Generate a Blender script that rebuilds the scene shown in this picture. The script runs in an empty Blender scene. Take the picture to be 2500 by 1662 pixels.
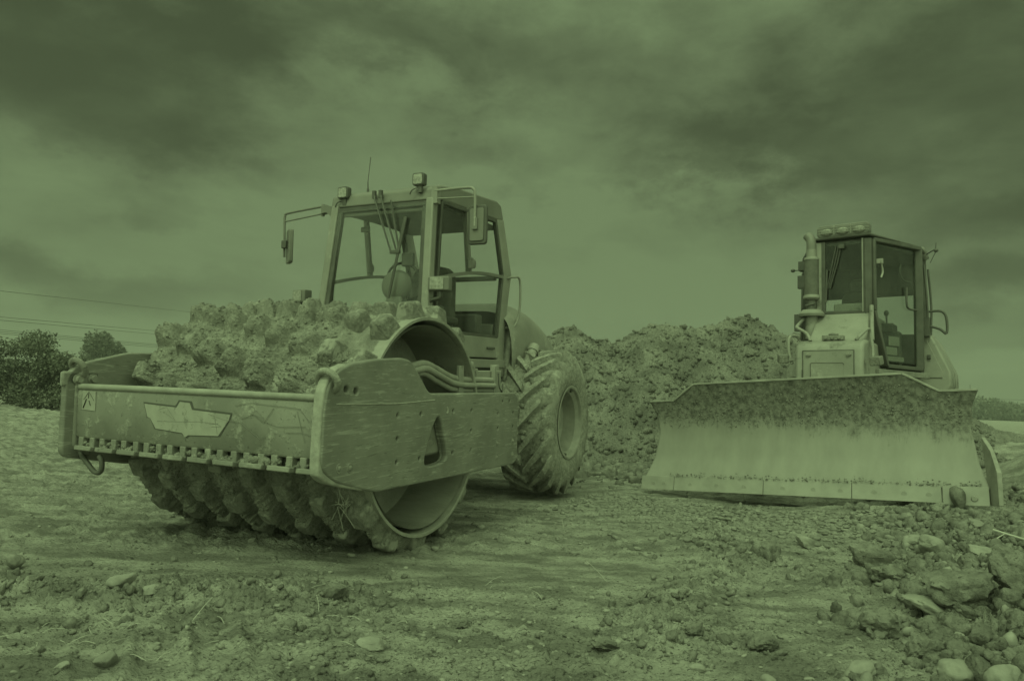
import bpy, bmesh, math, random
import numpy as np
from math import sin, cos, pi, radians, atan, atan2, sqrt, hypot
from mathutils import Matrix, Vector, Euler
random.seed(7); RNG = np.random.default_rng(7)
S = bpy.context.scene; COL = S.collection
# ------------------------------------------------------------------ camera
P = atan(147/1667.); R = radians(2.0)
fw = Vector((0, cos(P), sin(P))); u0 = Vector((0, -sin(P), cos(P))); r0 = Vector((1, 0, 0))
rt = cos(R)*r0+sin(R)*u0; up = -sin(R)*r0+cos(R)*u0
cd = bpy.data.cameras.new('camera'); cam = bpy.data.objects.new('camera', cd); COL.objects.link(cam)
cd.lens = 24.0; cd.sensor_width = 36; cd.clip_end = 5000; cd.clip_start = .05
m = Matrix.Identity(4)
for i in range(3): m[i][0] = rt[i]; m[i][1] = up[i]; m[i][2] = -fw[i]; m[i][3] = (0, 0, 1.02)[i]
cam.matrix_world = m; S.camera = cam
# ------------------------------------------------------------------ view / world / sun
S.view_settings.view_transform = 'Standard'; S.view_settings.look = 'None'
S.view_settings.exposure = 0.0; S.view_settings.gamma = 1.0
TINT = (.71, 1.0, .49)
SUN_EL, SUN_AZ = radians(52), radians(205)      # azimuth clockwise from +Y
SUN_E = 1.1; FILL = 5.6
w = bpy.data.worlds.new('World'); S.world = w; w.use_nodes = True
nt = w.node_tree; N = nt.nodes; L = nt.links; N.clear()
def wn(t, **k):
    n = N.new(t)
    for a, b in k.items(): setattr(n, a, b)
    return n
def wmath(op, a, b=None, c=None):
    n = wn('ShaderNodeMath', operation=op)
    for i, v in enumerate((a, b, c)):
        if v is None: continue
        if isinstance(v, (int, float)): n.inputs[i].default_value = v
        else: L.new(v, n.inputs[i])
    return n.outputs[0]
tc = wn('ShaderNodeTexCoord'); sep = wn('ShaderNodeSeparateXYZ'); L.new(tc.outputs['Generated'], sep.inputs[0])
# cloud layer plane projection for perspective in the clouds
den = wmath('MAXIMUM', wmath('ADD', sep.outputs[2], .12), .05)
cx = wmath('DIVIDE', sep.outputs[0], den); cy = wmath('DIVIDE', sep.outputs[1], den)
cmb = wn('ShaderNodeCombineXYZ'); L.new(cx, cmb.inputs[0]); L.new(cy, cmb.inputs[1])
def wnoise(vec, sc, det=6, ro=.55, dist=0., off=(0, 0, 0), scl=(1, 1, 1)):
    mp = wn('ShaderNodeMapping'); mp.inputs[1].default_value = off; mp.inputs[3].default_value = scl; L.new(vec, mp.inputs[0])
    n = wn('ShaderNodeTexNoise'); n.inputs['Scale'].default_value = sc; n.inputs['Detail'].default_value = det
    n.inputs['Roughness'].default_value = ro; n.inputs['Distortion'].default_value = dist; L.new(mp.outputs[0], n.inputs['Vector'])
    return n
n1 = wnoise(cmb.outputs[0], 1.1, 9, .60, .35, (3.1, 1.7, 0)).outputs[0]
n2 = wnoise(tc.outputs['Generated'], 7, 8, .62, .4, (1, 2, 5), (1, 1, 2.2)).outputs[0]
# warp of the direction used by the individual cloud banks
nw = wnoise(tc.outputs['Generated'], 5.0, 9, .66, 0, (4, 4, 4), (1, 1, 1.8)).outputs['Color']
sub = wn('ShaderNodeVectorMath', operation='SUBTRACT'); L.new(nw, sub.inputs[0]); sub.inputs[1].default_value = (.5, .5, .5)
scv = wn('ShaderNodeVectorMath', operation='SCALE'); L.new(sub.outputs[0], scv.inputs[0]); wam = wn('ShaderNodeMapRange'); L.new(sep.outputs[2], wam.inputs[0]); wam.inputs[1].default_value = .08; wam.inputs[2].default_value = .4; wam.inputs[3].default_value = .14; wam.inputs[4].default_value = .36; L.new(wam.outputs[0], scv.inputs['Scale'])
wd = wn('ShaderNodeVectorMath', operation='ADD'); L.new(tc.outputs['Generated'], wd.inputs[0]); L.new(scv.outputs[0], wd.inputs[1])
def sky_dir(az, el): return (sin(radians(az))*cos(radians(el)), cos(radians(az))*cos(radians(el)), sin(radians(el)))
def bank(az, el, wx, wz, gain):
    d = wn('ShaderNodeVectorMath', operation='SUBTRACT'); L.new(wd.outputs[0], d.inputs[0]); d.inputs[1].default_value = sky_dir(az, el)
    s = wn('ShaderNodeVectorMath', operation='MULTIPLY'); L.new(d.outputs[0], s.inputs[0]); s.inputs[1].default_value = (1/wx, 1/wx, 1/wz)
    ln = wn('ShaderNodeVectorMath', operation='LENGTH'); L.new(s.outputs[0], ln.inputs[0])
    mr = wn('ShaderNodeMapRange', interpolation_type='SMOOTHSTEP'); L.new(ln.outputs[1], mr.inputs[0])
    mr.inputs[1].default_value = 0; mr.inputs[2].default_value = 1.0; mr.inputs[3].default_value = gain; mr.inputs[4].default_value = 0
    return mr.outputs[0]
am = wn('ShaderNodeMapRange'); L.new(sep.outputs[2], am.inputs[0]); am.inputs[1].default_value = .10; am.inputs[2].default_value = .38; am.inputs[3].default_value = .25; am.inputs[4].default_value = 1.0
v = wmath('ADD', .91, wmath('MULTIPLY', wmath('MULTIPLY', wmath('SUBTRACT', n1, .5), 1.45), am.outputs[0]))
v = wmath('ADD', v, wmath('MULTIPLY', wmath('MULTIPLY', wmath('SUBTRACT', n2, .5), 1.0), am.outputs[0]))
BANKS = [(-41, 25, .44, .30, -.85), (-30, 30, .30, .12, -.35), (42, 21, .40, .38, -.95), (15.5, 20, .28, .11, -.75), (25, 22, .34, .14, -.3), (-27, 19, .20, .10, -.5), (-36, 7.5, .40, .045, -.6), (-30, 13.5, .22, .03, -.3), (28, 12, .2, .03, -.25), (-2, 20, .16, .05, -.35), (2, 27, .6, .12, -.45),
         (38, 8.5, .26, .05, -.6), (38, 14, .2, .05, -.4), (36, 3.5, .2, .02, .3), (-20, 14, .25, .05, .1), (5, 16, .35, .04, .2), (12, 9, .5, .10, .22), (-9, 23, .14, .06, .2), (-16, 26, .34, .12, -.3), (-36, 14, .14, .05, .3)]
for b in BANKS: v = wmath('ADD', v, bank(*b))
v = wmath('MULTIPLY', wmath('ADD', v, wmath('SQRT', wmath('ADD', wmath('MULTIPLY', v, v), .09))), .5)
v = wmath('MULTIPLY', wmath('SUBTRACT', v, .07), 1.04); v = wmath('ADD', v, wmath('MULTIPLY', wmath('SUBTRACT', n1, .5), .22))
v = wmath('MINIMUM', wmath('MAXIMUM', v, .0), 1.0)
cr = wn('ShaderNodeValToRGB'); L.new(v, cr.inputs[0])
e = cr.color_ramp.elements
e[0].position = 0; e[0].color = (.046, .061, .031, 1); e[1].position = 1.0; e[1].color = (.150, .212, .102, 1)
e2 = e.new(.5); e2.color = (.100, .137, .068, 1)
# out-of-view sky overhead and behind the camera, boosted as added fill light
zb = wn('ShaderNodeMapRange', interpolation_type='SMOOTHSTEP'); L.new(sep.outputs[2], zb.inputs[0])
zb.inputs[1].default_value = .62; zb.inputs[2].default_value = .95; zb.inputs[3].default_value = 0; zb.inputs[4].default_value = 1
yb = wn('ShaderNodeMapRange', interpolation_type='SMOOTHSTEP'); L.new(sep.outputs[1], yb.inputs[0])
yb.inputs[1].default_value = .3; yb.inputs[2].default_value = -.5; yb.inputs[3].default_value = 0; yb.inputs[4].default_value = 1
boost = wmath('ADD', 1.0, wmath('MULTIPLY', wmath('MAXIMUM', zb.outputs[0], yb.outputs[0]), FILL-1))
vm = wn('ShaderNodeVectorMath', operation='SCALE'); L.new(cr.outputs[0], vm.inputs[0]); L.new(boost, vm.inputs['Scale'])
st = wn('ShaderNodeTexSky', sky_type='NISHITA', sun_disc=False, sun_elevation=SUN_EL, sun_rotation=SUN_AZ)
bw = wn('ShaderNodeRGBToBW'); L.new(st.outputs[0], bw.inputs[0])
tn = wn('ShaderNodeVectorMath', operation='SCALE'); tn.inputs[0].default_value = TINT; L.new(wmath('MULTIPLY', bw.outputs[0], .0015), tn.inputs['Scale'])
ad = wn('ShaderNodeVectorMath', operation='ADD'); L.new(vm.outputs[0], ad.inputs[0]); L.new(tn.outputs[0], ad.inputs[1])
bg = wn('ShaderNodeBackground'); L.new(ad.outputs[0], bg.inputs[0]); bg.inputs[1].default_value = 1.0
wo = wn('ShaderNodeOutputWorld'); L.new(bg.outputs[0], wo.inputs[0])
sd = bpy.data.lights.new('sun', 'SUN'); sd.energy = SUN_E; sd.angle = radians(16); sd.color = TINT
so = bpy.data.objects.new('sun', sd); COL.objects.link(so)
so.rotation_euler = Vector((sin(SUN_AZ)*cos(SUN_EL), cos(SUN_AZ)*cos(SUN_EL), sin(SUN_EL))).to_track_quat('Z', 'Y').to_euler()

# ------------------------------------------------------------------ materials
def mat(name, c1, c2=None, sc=4., rough=.8, bump=.0, bsc=30., spec=.3, metal=0., grit=None, gsc=60, gth=.62, scratch=0., stretch=(1, 1, 1), mud=None, mth=.5, msc=5., det=8, bdist=.02, zmask=None, con=(.35, .65), bladey=False):
    M = bpy.data.materials.new(name); M.use_nodes = True; n = M.node_tree.nodes; l = M.node_tree.links
    b = n['Principled BSDF']; tcn = n.new('ShaderNodeTexCoord'); co = tcn.outputs['Object']
    def noise(scale, d=6, ro=.55, st=(1, 1, 1), off=0, dist=0):
        mp = n.new('ShaderNodeMapping'); mp.inputs[3].default_value = st; mp.inputs[1].default_value = (off, off*1.3, off*.7); l.new(co, mp.inputs[0])
        t = n.new('ShaderNodeTexNoise'); t.inputs['Scale'].default_value = scale; t.inputs['Detail'].default_value = d; t.inputs['Roughness'].default_value = ro
        t.inputs['Distortion'].default_value = dist; l.new(mp.outputs[0], t.inputs['Vector']); return t.outputs[0]
    def mr(v, a, c, o0=0., o1=1.):
        t = n.new('ShaderNodeMapRange'); l.new(v, t.inputs[0]); t.inputs[1].default_value = a; t.inputs[2].default_value = c; t.inputs[3].default_value = o0; t.inputs[4].default_value = o1; return t.outputs[0]
    def mix(f, a, c):
        t = n.new('ShaderNodeMix'); t.data_type = 'RGBA'
        if isinstance(f, float): t.inputs[0].default_value = f
        else: l.new(f, t.inputs[0])
        for k, v in ((6, a), (7, c)):
            if isinstance(v, tuple): t.inputs[k].default_value = (*v, 1)
            else: l.new(v, t.inputs[k])
        return t.outputs[2]
    def mth_(op, a, c):
        t = n.new('ShaderNodeMath'); t.operation = op
        for k, v in ((0, a), (1, c)):
            if isinstance(v, (float, int)): t.inputs[k].default_value = v
            else: l.new(v, t.inputs[k])
        return t.outputs[0]
    def g(v): return tuple(v) if isinstance(v, (tuple, list)) else (v*1.03, v, v*.93)
    c2 = c2 if c2 is not None else c1
    col = mix(mr(noise(sc, 6, .6, stretch), *con), g(c1), g(c2)); rg = None
    if grit is not None: col = mix(mr(noise(gsc, 3, .6, stretch, 3), gth, gth+.08), col, g(grit))
    if scratch:
        s1 = mr(noise(3.0, 5, .6, (1.5, 1, 16), 5, .4), .56, .64); s2 = mr(noise(2.2, 3, .5, (1, 1, 1), 8), .42, .6)
        col = mix(mth_('MULTIPLY', mth_('MULTIPLY', s1, s2), scratch), col, (.46, .45, .42))
        s3 = mr(noise(2.2, 4, .6, (3, 1, 40), 9, 1.0), .60, .63); col = mix(mth_('MULTIPLY', s3, scratch*.7), col, (.5, .5, .46))
        s4 = mr(noise(3.2, 3, .5, (2, 1, 30), 19, .8), .66, .68); col = mix(mth_('MULTIPLY', s4, .6), col, (.08, .08, .07))
    hb = noise(bsc, det, .65, stretch, 2)
    if mud is not None:
        f = mr(noise(msc, 8, .68, (1, 1, 1), 11), mth, mth+.10)
        if zmask:
            sp = n.new('ShaderNodeSeparateXYZ'); l.new(co, sp.inputs[0]); zz = mr(sp.outputs[2], zmask[0], zmask[1])
            f = mr(mth_('ADD', mth_('MULTIPLY', mth_('ADD', noise(msc, 8, .7, (1, 1, .5), 11), mth_('MULTIPLY', mth_('SUBTRACT', noise(9, 5, .75, (1, 4, .8), 13, .6), .5), .8)), 1.0), mth_('MULTIPLY', mth_('SUBTRACT', zz, .5), 1.4)), mth, mth+.3)
        mc = mix(mr(noise(msc*(3 if zmask else 5), 6, .75, (1, 1, 1), 4), .38, .62), g(mud) if not zmask else tuple(x*1.6 for x in g(mud)), tuple(x*.55 for x in g(mud)))
        col = mix(f, col, mc); rg = mr(f, 0, 1, rough, .95)
        hb = mth_('ADD', mth_('MULTIPLY', hb, .5), mth_('MULTIPLY', mth_('MULTIPLY', f, noise(msc*6, 8, .7, (1, 1, 1), 4)), 2.0))
    l.new(col, b.inputs['Base Color'])
    if rg is not None: l.new(rg, b.inputs['Roughness'])
    else: b.inputs['Roughness'].default_value = rough
    b.inputs['Metallic'].default_value = metal; b.inputs['Specular IOR Level'].default_value = spec
    if bump:
        bp = n.new('ShaderNodeBump'); bp.inputs['Strength'].default_value = bump; bp.inputs['Distance'].default_value = bdist
        l.new(hb, bp.inputs['Height']); l.new(bp.outputs[0], b.inputs['Normal'])
    return M
def glass(name, tint, refl=.12):
    M = bpy.data.materials.new(name); M.use_nodes = True; n = M.node_tree.nodes; l = M.node_tree.links; n.clear()
    t = n.new('ShaderNodeBsdfTransparent'); t.inputs[0].default_value = (*tint, 1)
    gl = n.new('ShaderNodeBsdfGlossy'); gl.inputs['Roughness'].default_value = .04; gl.inputs[0].default_value = (.8, .8, .8, 1)
    df = n.new('ShaderNodeBsdfDiffuse'); df.inputs[0].default_value = (.4, .39, .36, 1)
    tcn = n.new('ShaderNodeTexCoord'); nz = n.new('ShaderNodeTexNoise'); nz.inputs['Scale'].default_value = 3; nz.inputs['Detail'].default_value = 6; l.new(tcn.outputs['Object'], nz.inputs[0])
    mrr = n.new('ShaderNodeMapRange'); l.new(nz.outputs[0], mrr.inputs[0]); mrr.inputs[1].default_value = .4; mrr.inputs[2].default_value = .75; mrr.inputs[3].default_value = .01; mrr.inputs[4].default_value = .06
    m0 = n.new('ShaderNodeMixShader'); l.new(mrr.outputs[0], m0.inputs[0]); l.new(t.outputs[0], m0.inputs[1]); l.new(df.outputs[0], m0.inputs[2])
    m1 = n.new('ShaderNodeMixShader'); lw = n.new('ShaderNodeLayerWeight'); lw.inputs[0].default_value = .5; pw = n.new('ShaderNodeMath'); pw.operation = 'POWER'; l.new(lw.outputs['Facing'], pw.inputs[0]); pw.inputs[1].default_value = 4
    fr = n.new('ShaderNodeMapRange'); l.new(pw.outputs[0], fr.inputs[0]); fr.inputs[3].default_value = .02; fr.inputs[4].default_value = .35
    l.new(fr.outputs[0], m1.inputs[0]); l.new(m0.outputs[0], m1.inputs[1]); l.new(gl.outputs[0], m1.inputs[2])
    o = n.new('ShaderNodeOutputMaterial'); l.new(m1.outputs[0], o.inputs[0]); return M
MT = {}
MT['dirt'] = mat('compacted dirt', .42, .21, 2.2, .95, 1., 34, .15, grit=.12, gsc=48, gth=.57, bdist=.04, con=(.40, .60), stretch=(1, 2.4, 1))
MT['heap'] = mat('heap dirt', .27, .13, 1.6, .95, 1., 22, .15, grit=.10, gsc=34, gth=.57, bdist=.06)
MT['mud'] = mat('caked mud', .37, .21, 9, .95, 1., 70, .15, grit=.12, gsc=170, gth=.58, bdist=.025)
MT['clod'] = mat('clod', .25, .13, 9, .95, 1., 40, .15, grit=.10, gsc=60, gth=.6, bdist=.02)
MT['stone'] = mat('pale stone', .30, .19, 10, .85, .5, 50, .3, bdist=.01)
MT['stoneg'] = mat('grey stone', .24, .15, 10, .85, .6, 50, .3, bdist=.01)
MT['paint'] = mat('machine paint', .27, .21, 3, .5, .15, 60, .45, mud=.42, mth=.56, msc=3.5, bdist=.005)
MT['paintdk'] = mat('dark paint', .19, .14, 3, .5, .15, 60, .45, mud=.36, mth=.60, msc=4, bdist=.005)
MT['roof'] = mat('roof paint', .20, .16, 3, .5, .15, 60, .45, mud=.32, mth=.66, msc=3, bdist=.005)
MT['beam'] = mat('beam paint', .26, .17, 2.0, .6, .5, 50, .4, grit=.10, gsc=30, gth=.63, mud=.38, mth=.53, msc=6, bdist=.008)
MT['plate'] = mat('scratched plate', .22, .15, 3, .5, .3, 50, .45, scratch=.45, mud=.36, mth=.62, msc=4, bdist=.005)
MT['padm'] = mat('mud smeared steel', .32, .22, 6, .8, .8, 40, .3, mud=.33, mth=.45, msc=9, bdist=.02)
MT['pale'] = mat('pale paint', .29, .23, 3, .5, .12, 60, .45, mud=.22, mth=.55, msc=4, bdist=.004)
MT['flange'] = mat('flange metal', .36, .25, 20, .7, .6, 80, .4, bdist=.006)
MT['dark'] = mat('dark metal', .11, .08, 6, .6, .2, 50, .4, bdist=.004)
MT['black'] = mat('black rubber trim', .10, .07, 6, .5, .1, 50, .4, bdist=.003)
MT['frame'] = mat('dusty frame metal', .24, .15, 5, .8, .4, 30, .3, mud=.30, mth=.5, msc=6, bdist=.01)
MT['drumin'] = mat('rusty drum inside', .32, .19, 2.5, .85, .6, 26, .3, stretch=(1, .4, 1), mud=.28, mth=.6, msc=4, bdist=.01)
MT['rim'] = mat('worn rim metal', .31, .22, 8, .6, .3, 50, .4, bdist=.006)
MT['tyre'] = mat('muddy tyre rubber', .36, .22, 3.5, .95, .8, 35, .2, mud=.38, mth=.42, msc=5, bdist=.015)
MT['hose'] = mat('dusty hose', .30, .22, 8, .8, .2, 60, .3, bdist=.003)
MT['decal'] = mat('pale decal', .36, .28, 6, .6, .15, 60, .3, mud=.26, mth=.56, msc=14, bdist=.003)
MT['ink'] = mat('dark print', .09, .08, 6, .6)
MT['seat'] = mat('seat cloth', .13, .10, 10, .9, .2, 80, .2, bdist=.004)
MT['pod'] = mat('grey plastic', .17, .15, 3, .5, .05, 60, .4)
MT['lens'] = mat('lamp lens', .36, .20, 40, .15, .5, 90, .6, bdist=.004)
MT['mirror'] = mat('mirror glass', .5, .5, 3, .06, 0, 1, .5, metal=1.)
MT['blade'] = mat('blade steel', .28, .23, 2.5, .55, .25, 40, .4, stretch=(1, 2, .8), bdist=.004, mud=.16, mth=.50, msc=6, zmask=(.42, 1.15), bladey=True)
MT['edge'] = mat('cutting edge steel', .32, .25, 5, .4, .2, 40, .45, mud=.4, mth=.63, msc=5, bdist=.004)
MT['muffler'] = mat('rusty muffler', .15, .11, 14, .8, .4, 60, .3, bdist=.004)
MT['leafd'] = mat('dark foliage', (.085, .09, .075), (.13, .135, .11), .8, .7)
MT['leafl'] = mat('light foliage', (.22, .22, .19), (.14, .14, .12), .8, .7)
MT['bark'] = mat('bark', .10, .07, 10, .9, .6, 30)
MT['straw'] = mat('straw', .50, .40, 10, .8)
MT['wire'] = mat('wire', .07, .06, 1, .6)
MT['glass'] = glass('cab glass', (.95, .96, .95)); MT['glassdk'] = glass('dark cab glass', (.84, .86, .84))

# ------------------------------------------------------------------ numpy noise
_p = np.arange(256); RNG.shuffle(_p); _p = np.concatenate([_p, _p, _p])
_ang = RNG.random(256)*2*pi; _gx, _gy = np.cos(_ang), np.sin(_ang)
_g3 = RNG.normal(size=(256, 3)); _g3 /= np.linalg.norm(_g3, axis=1)[:, None]
def pn2(x, y):
    xi = np.floor(x).astype(int); yi = np.floor(y).astype(int); xf = x-xi; yf = y-yi; u = xf*xf*xf*(xf*(xf*6-15)+10); v_ = yf*yf*yf*(yf*(yf*6-15)+10)
    def gr(a, b, dx, dy):
        h = _p[_p[a & 255]+(b & 255)]; return _gx[h]*dx+_gy[h]*dy
    a = gr(xi, yi, xf, yf); b = gr(xi+1, yi, xf-1, yf); c = gr(xi, yi+1, xf, yf-1); d = gr(xi+1, yi+1, xf-1, yf-1)
    return ((a+u*(b-a))*(1-v_)+(c+u*(d-c))*v_)*1.5
def pn3(P3):
    X = np.floor(P3).astype(int); f = P3-X; u = f*f*f*(f*(f*6-15)+10); r = 0
    for i in (0, 1):
        for j in (0, 1):
            for k in (0, 1):
                h = _p[_p[_p[(X[..., 0]+i) & 255]+((X[..., 1]+j) & 255)]+((X[..., 2]+k) & 255)]
                dd = (f-np.array([i, j, k])); wgt = (u[..., 0] if i else 1-u[..., 0])*(u[..., 1] if j else 1-u[..., 1])*(u[..., 2] if k else 1-u[..., 2])
                r = r+wgt*(_g3[h]*dd).sum(-1)
    return r*1.5
def fbm(x, y, o=4, ro=.5, bil=False, s=0.):
    r = 0; a = 1; t = 0
    for i in range(o):
        n_ = pn2(x*2**i+17.3*i+s, y*2**i-9.1*i+s*1.7); n_ = np.abs(n_)*2-.55 if bil else n_
        r = r+a*n_; t += a; a *= ro
    return r/t
def fbm3(Q, o=4, ro=.5, bil=False):
    r = 0; a = 1; t = 0
    for i in range(o):
        n_ = pn3(Q*2**i+7.7*i); n_ = np.abs(n_)*2-.55 if bil else n_
        r = r+a*n_; t += a; a *= ro
    return r/t
def ss(a, b, x): t = np.clip((x-a)/(b-a), 0, 1); return t*t*(3-2*t)

# ------------------------------------------------------------------ mesh helpers
def tagp(o, label=None, cat=None, group=None, kind=None):
    if label: o['label'] = label
    if cat: o['category'] = cat
    if group: o['group'] = group
    if kind: o['kind'] = kind
    return o
def link(name, me, material, parent=None, smooth=None, bevel=0., bseg=2):
    o = bpy.data.objects.new(name, me); COL.objects.link(o)
    for mm in (material if isinstance(material, (list, tuple)) else [material]): me.materials.append(MT[mm])
    if parent: o.parent = parent
    if bevel:
        b = o.modifiers.new('bevel', 'BEVEL'); b.width = bevel; b.segments = bseg; b.limit_method = 'ANGLE'; b.angle_limit = radians(40)
    if smooth is not None: me.shade_smooth() if smooth >= 180 else me.set_sharp_from_angle(angle=radians(smooth))
    return o
def npmesh(name, V, Fq, smooth=True):
    me = bpy.data.meshes.new(name); V = np.asarray(V, np.float32); Fq = np.asarray(Fq, np.int32)
    me.vertices.add(len(V)); me.vertices.foreach_set('co', V.ravel()); k = Fq.shape[1]
    me.loops.add(Fq.size); me.loops.foreach_set('vertex_index', Fq.ravel())
    me.polygons.add(len(Fq)); me.polygons.foreach_set('loop_start', np.arange(0, Fq.size, k, dtype=np.int32))
    me.update(calc_edges=True); me.validate()
    if smooth: me.shade_smooth()
    return me
def gridfaces(nu, nv, wrap=False):
    i = np.arange(nu if wrap else nu-1)[:, None]; j = np.arange(nv-1)[None, :]; i2 = (i+1) % nu
    return np.stack([i*nv+j, i2*nv+j, i2*nv+j+1, i*nv+j+1], -1).reshape(-1, 4)
def catmull(pts, k=6):
    pts = [Vector(p) for p in pts]
    if len(pts) < 3 or k <= 1: return pts
    q = [pts[0]*2-pts[1]]+pts+[pts[-1]*2-pts[-2]]; out = []
    for i in range(1, len(q)-2):
        for t in range(k):
            s = t/k; a, b, c, d = q[i-1], q[i], q[i+1], q[i+2]
            out.append(.5*((2*b)+(c-a)*s+(2*a-5*b+4*c-d)*s*s+(3*b-a-3*c+d)*s**3))
    return out+[pts[-1]]
class MB:
    def __init__(s, off=(0, 0, 0), xf=None): s.v = []; s.f = []; s.off = Vector(off); s.xf = xf
    def add(s, vs, fs):
        b = len(s.v); s.v += [Vector(x) for x in vs]; s.f += [[b+i for i in q] for q in fs]; return s
    def box(s, c, d, rot=None):
        vs = [Vector((x*d[0]/2, y*d[1]/2, z*d[2]/2)) for x in (-1, 1) for y in (-1, 1) for z in (-1, 1)]
        if rot: rm = Euler(rot).to_matrix(); vs = [rm @ x for x in vs]
        return s.add([x+Vector(c) for x in vs], [(0, 1, 3, 2), (4, 6, 7, 5), (0, 4, 5, 1), (2, 3, 7, 6), (0, 2, 6, 4), (1, 5, 7, 3)])
    def beam(s, p, q, w_, h_, upv=(0, 0, 1)):
        p = Vector(p); q = Vector(q); d = (q-p).normalized(); U = Vector(upv)
        if abs(d.dot(U)) > .97: U = Vector((1, 0, 0))
        a = d.cross(U).normalized()*w_/2; b = a.cross(d).normalized()*h_/2
        vs = [e_+i*a+j*b for e_ in (p, q) for i, j in ((-1, -1), (1, -1), (1, 1), (-1, 1))]
        return s.add(vs, [(3, 2, 1, 0), (4, 5, 6, 7), (0, 1, 5, 4), (1, 2, 6, 5), (2, 3, 7, 6), (3, 0, 4, 7)])
    def path(s, pts, w_, h_, upv=(0, 0, 1), k=1):
        pts = catmull(pts, k)
        for a, b in zip(pts[:-1], pts[1:]): s.beam(a, b, w_, h_, upv)
        return s
    def tube(s, pts, r, n=10, k=6, r2=None):
        pts = catmull(pts, k); m_ = len(pts); vs = []; fs = []; U = None
        for i, p in enumerate(pts):
            d = (pts[min(i+1, m_-1)]-pts[max(i-1, 0)]).normalized()
            if U is None: U = d.orthogonal().normalized()
            U = (U-d*U.dot(d)).normalized(); W_ = d.cross(U); rr = r if r2 is None else r+(r2-r)*i/(m_-1)
            vs += [p+rr*(cos(2*pi*j/n)*U+sin(2*pi*j/n)*W_) for j in range(n)]
        for i in range(m_-1): fs += [(i*n+j, i*n+(j+1) % n, (i+1)*n+(j+1) % n, (i+1)*n+j) for j in range(n)]
        fs += [tuple(range(n))[::-1], tuple((m_-1)*n+j for j in range(n))]
        return s.add(vs, fs)
    def prism(s, poly, ax, a, b, scale_b=1.):
        # poly 2D in the plane normal to ax; ax 0: (y,z), 1: (x,z), 2: (x,y)
        def mk(q, t):
            return {0: (t, q[0], q[1]), 1: (q[0], t, q[1]), 2: (q[0], q[1], t)}[ax]
        n = len(poly); vs = [mk(q, a) for q in poly]+[mk(q, b) for q in poly]
        return s.add(vs, [tuple(range(n)), tuple(range(2*n-1, n-1, -1))]+[(i, i+n, (i+1) % n+n, (i+1) % n) for i in range(n)])
    def lathe(s, prof, c, ax=1, n=32, closed=False):
        vs = []; fs = []; k = len(prof); c = Vector(c)
        for i in range(n):
            t = 2*pi*i/n
            for r, h in prof:
                vs.append(c+Vector({0: (h, r*cos(t), r*sin(t)), 1: (r*cos(t), h, r*sin(t)), 2: (r*cos(t), r*sin(t), h)}[ax]))
        for i in range(n):
            for j in range(k if closed else k-1): fs.append((i*k+j, ((i+1) % n)*k+j, ((i+1) % n)*k+(j+1) % k, i*k+(j+1) % k))
        return s.add(vs, fs)
    def ell(s, c, r, n=20, m_=12, rot=None):
        rm = Euler(rot).to_matrix() if rot else Matrix.Identity(3)
        vs = [Vector(c)+rm @ Vector((r[0]*sin(pi*j/m_)*cos(2*pi*i/n), r[1]*sin(pi*j/m_)*sin(2*pi*i/n), r[2]*cos(pi*j/m_))) for i in range(n) for j in range(m_+1)]
        return s.add(vs, [(i*(m_+1)+j, i*(m_+1)+j+1, ((i+1) % n)*(m_+1)+j+1, ((i+1) % n)*(m_+1)+j) for i in range(n) for j in range(m_)])
    def build(s, name, material, parent=None, smooth=35, bevel=0., bseg=2):
        me = bpy.data.meshes.new(name); vs = s.v
        if s.xf is not None: vs = [s.xf @ x for x in vs]
        me.from_pydata([tuple(x-s.off) for x in vs], [], s.f)
        bm = bmesh.new(); bm.from_mesh(me); bmesh.ops.remove_doubles(bm, verts=bm.verts, dist=1e-6); bmesh.ops.recalc_face_normals(bm, faces=bm.faces); bm.to_mesh(me); bm.free()
        for p in me.polygons: p.use_smooth = True
        return link(name, me, material, parent, smooth, bevel, bseg)
def empty(name, mw, label, cat, group=None):
    o = bpy.data.objects.new(name, None); COL.objects.link(o); o.matrix_world = mw; o.empty_display_size = .3
    return tagp(o, label, cat, group)
def struct(o): o['kind'] = 'structure'; return o
def rounded(x0, x1, y0, y1, r, k=4):
    out = []
    for cx_, cy_, a in ((x1-r, y1-r, 0), (x0+r, y1-r, 90), (x0+r, y0+r, 180), (x1-r, y0+r, 270)):
        out += [(cx_+r*cos(radians(a+90*i/k)), cy_+r*sin(radians(a+90*i/k))) for i in range(k+1)]
    return out

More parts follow.
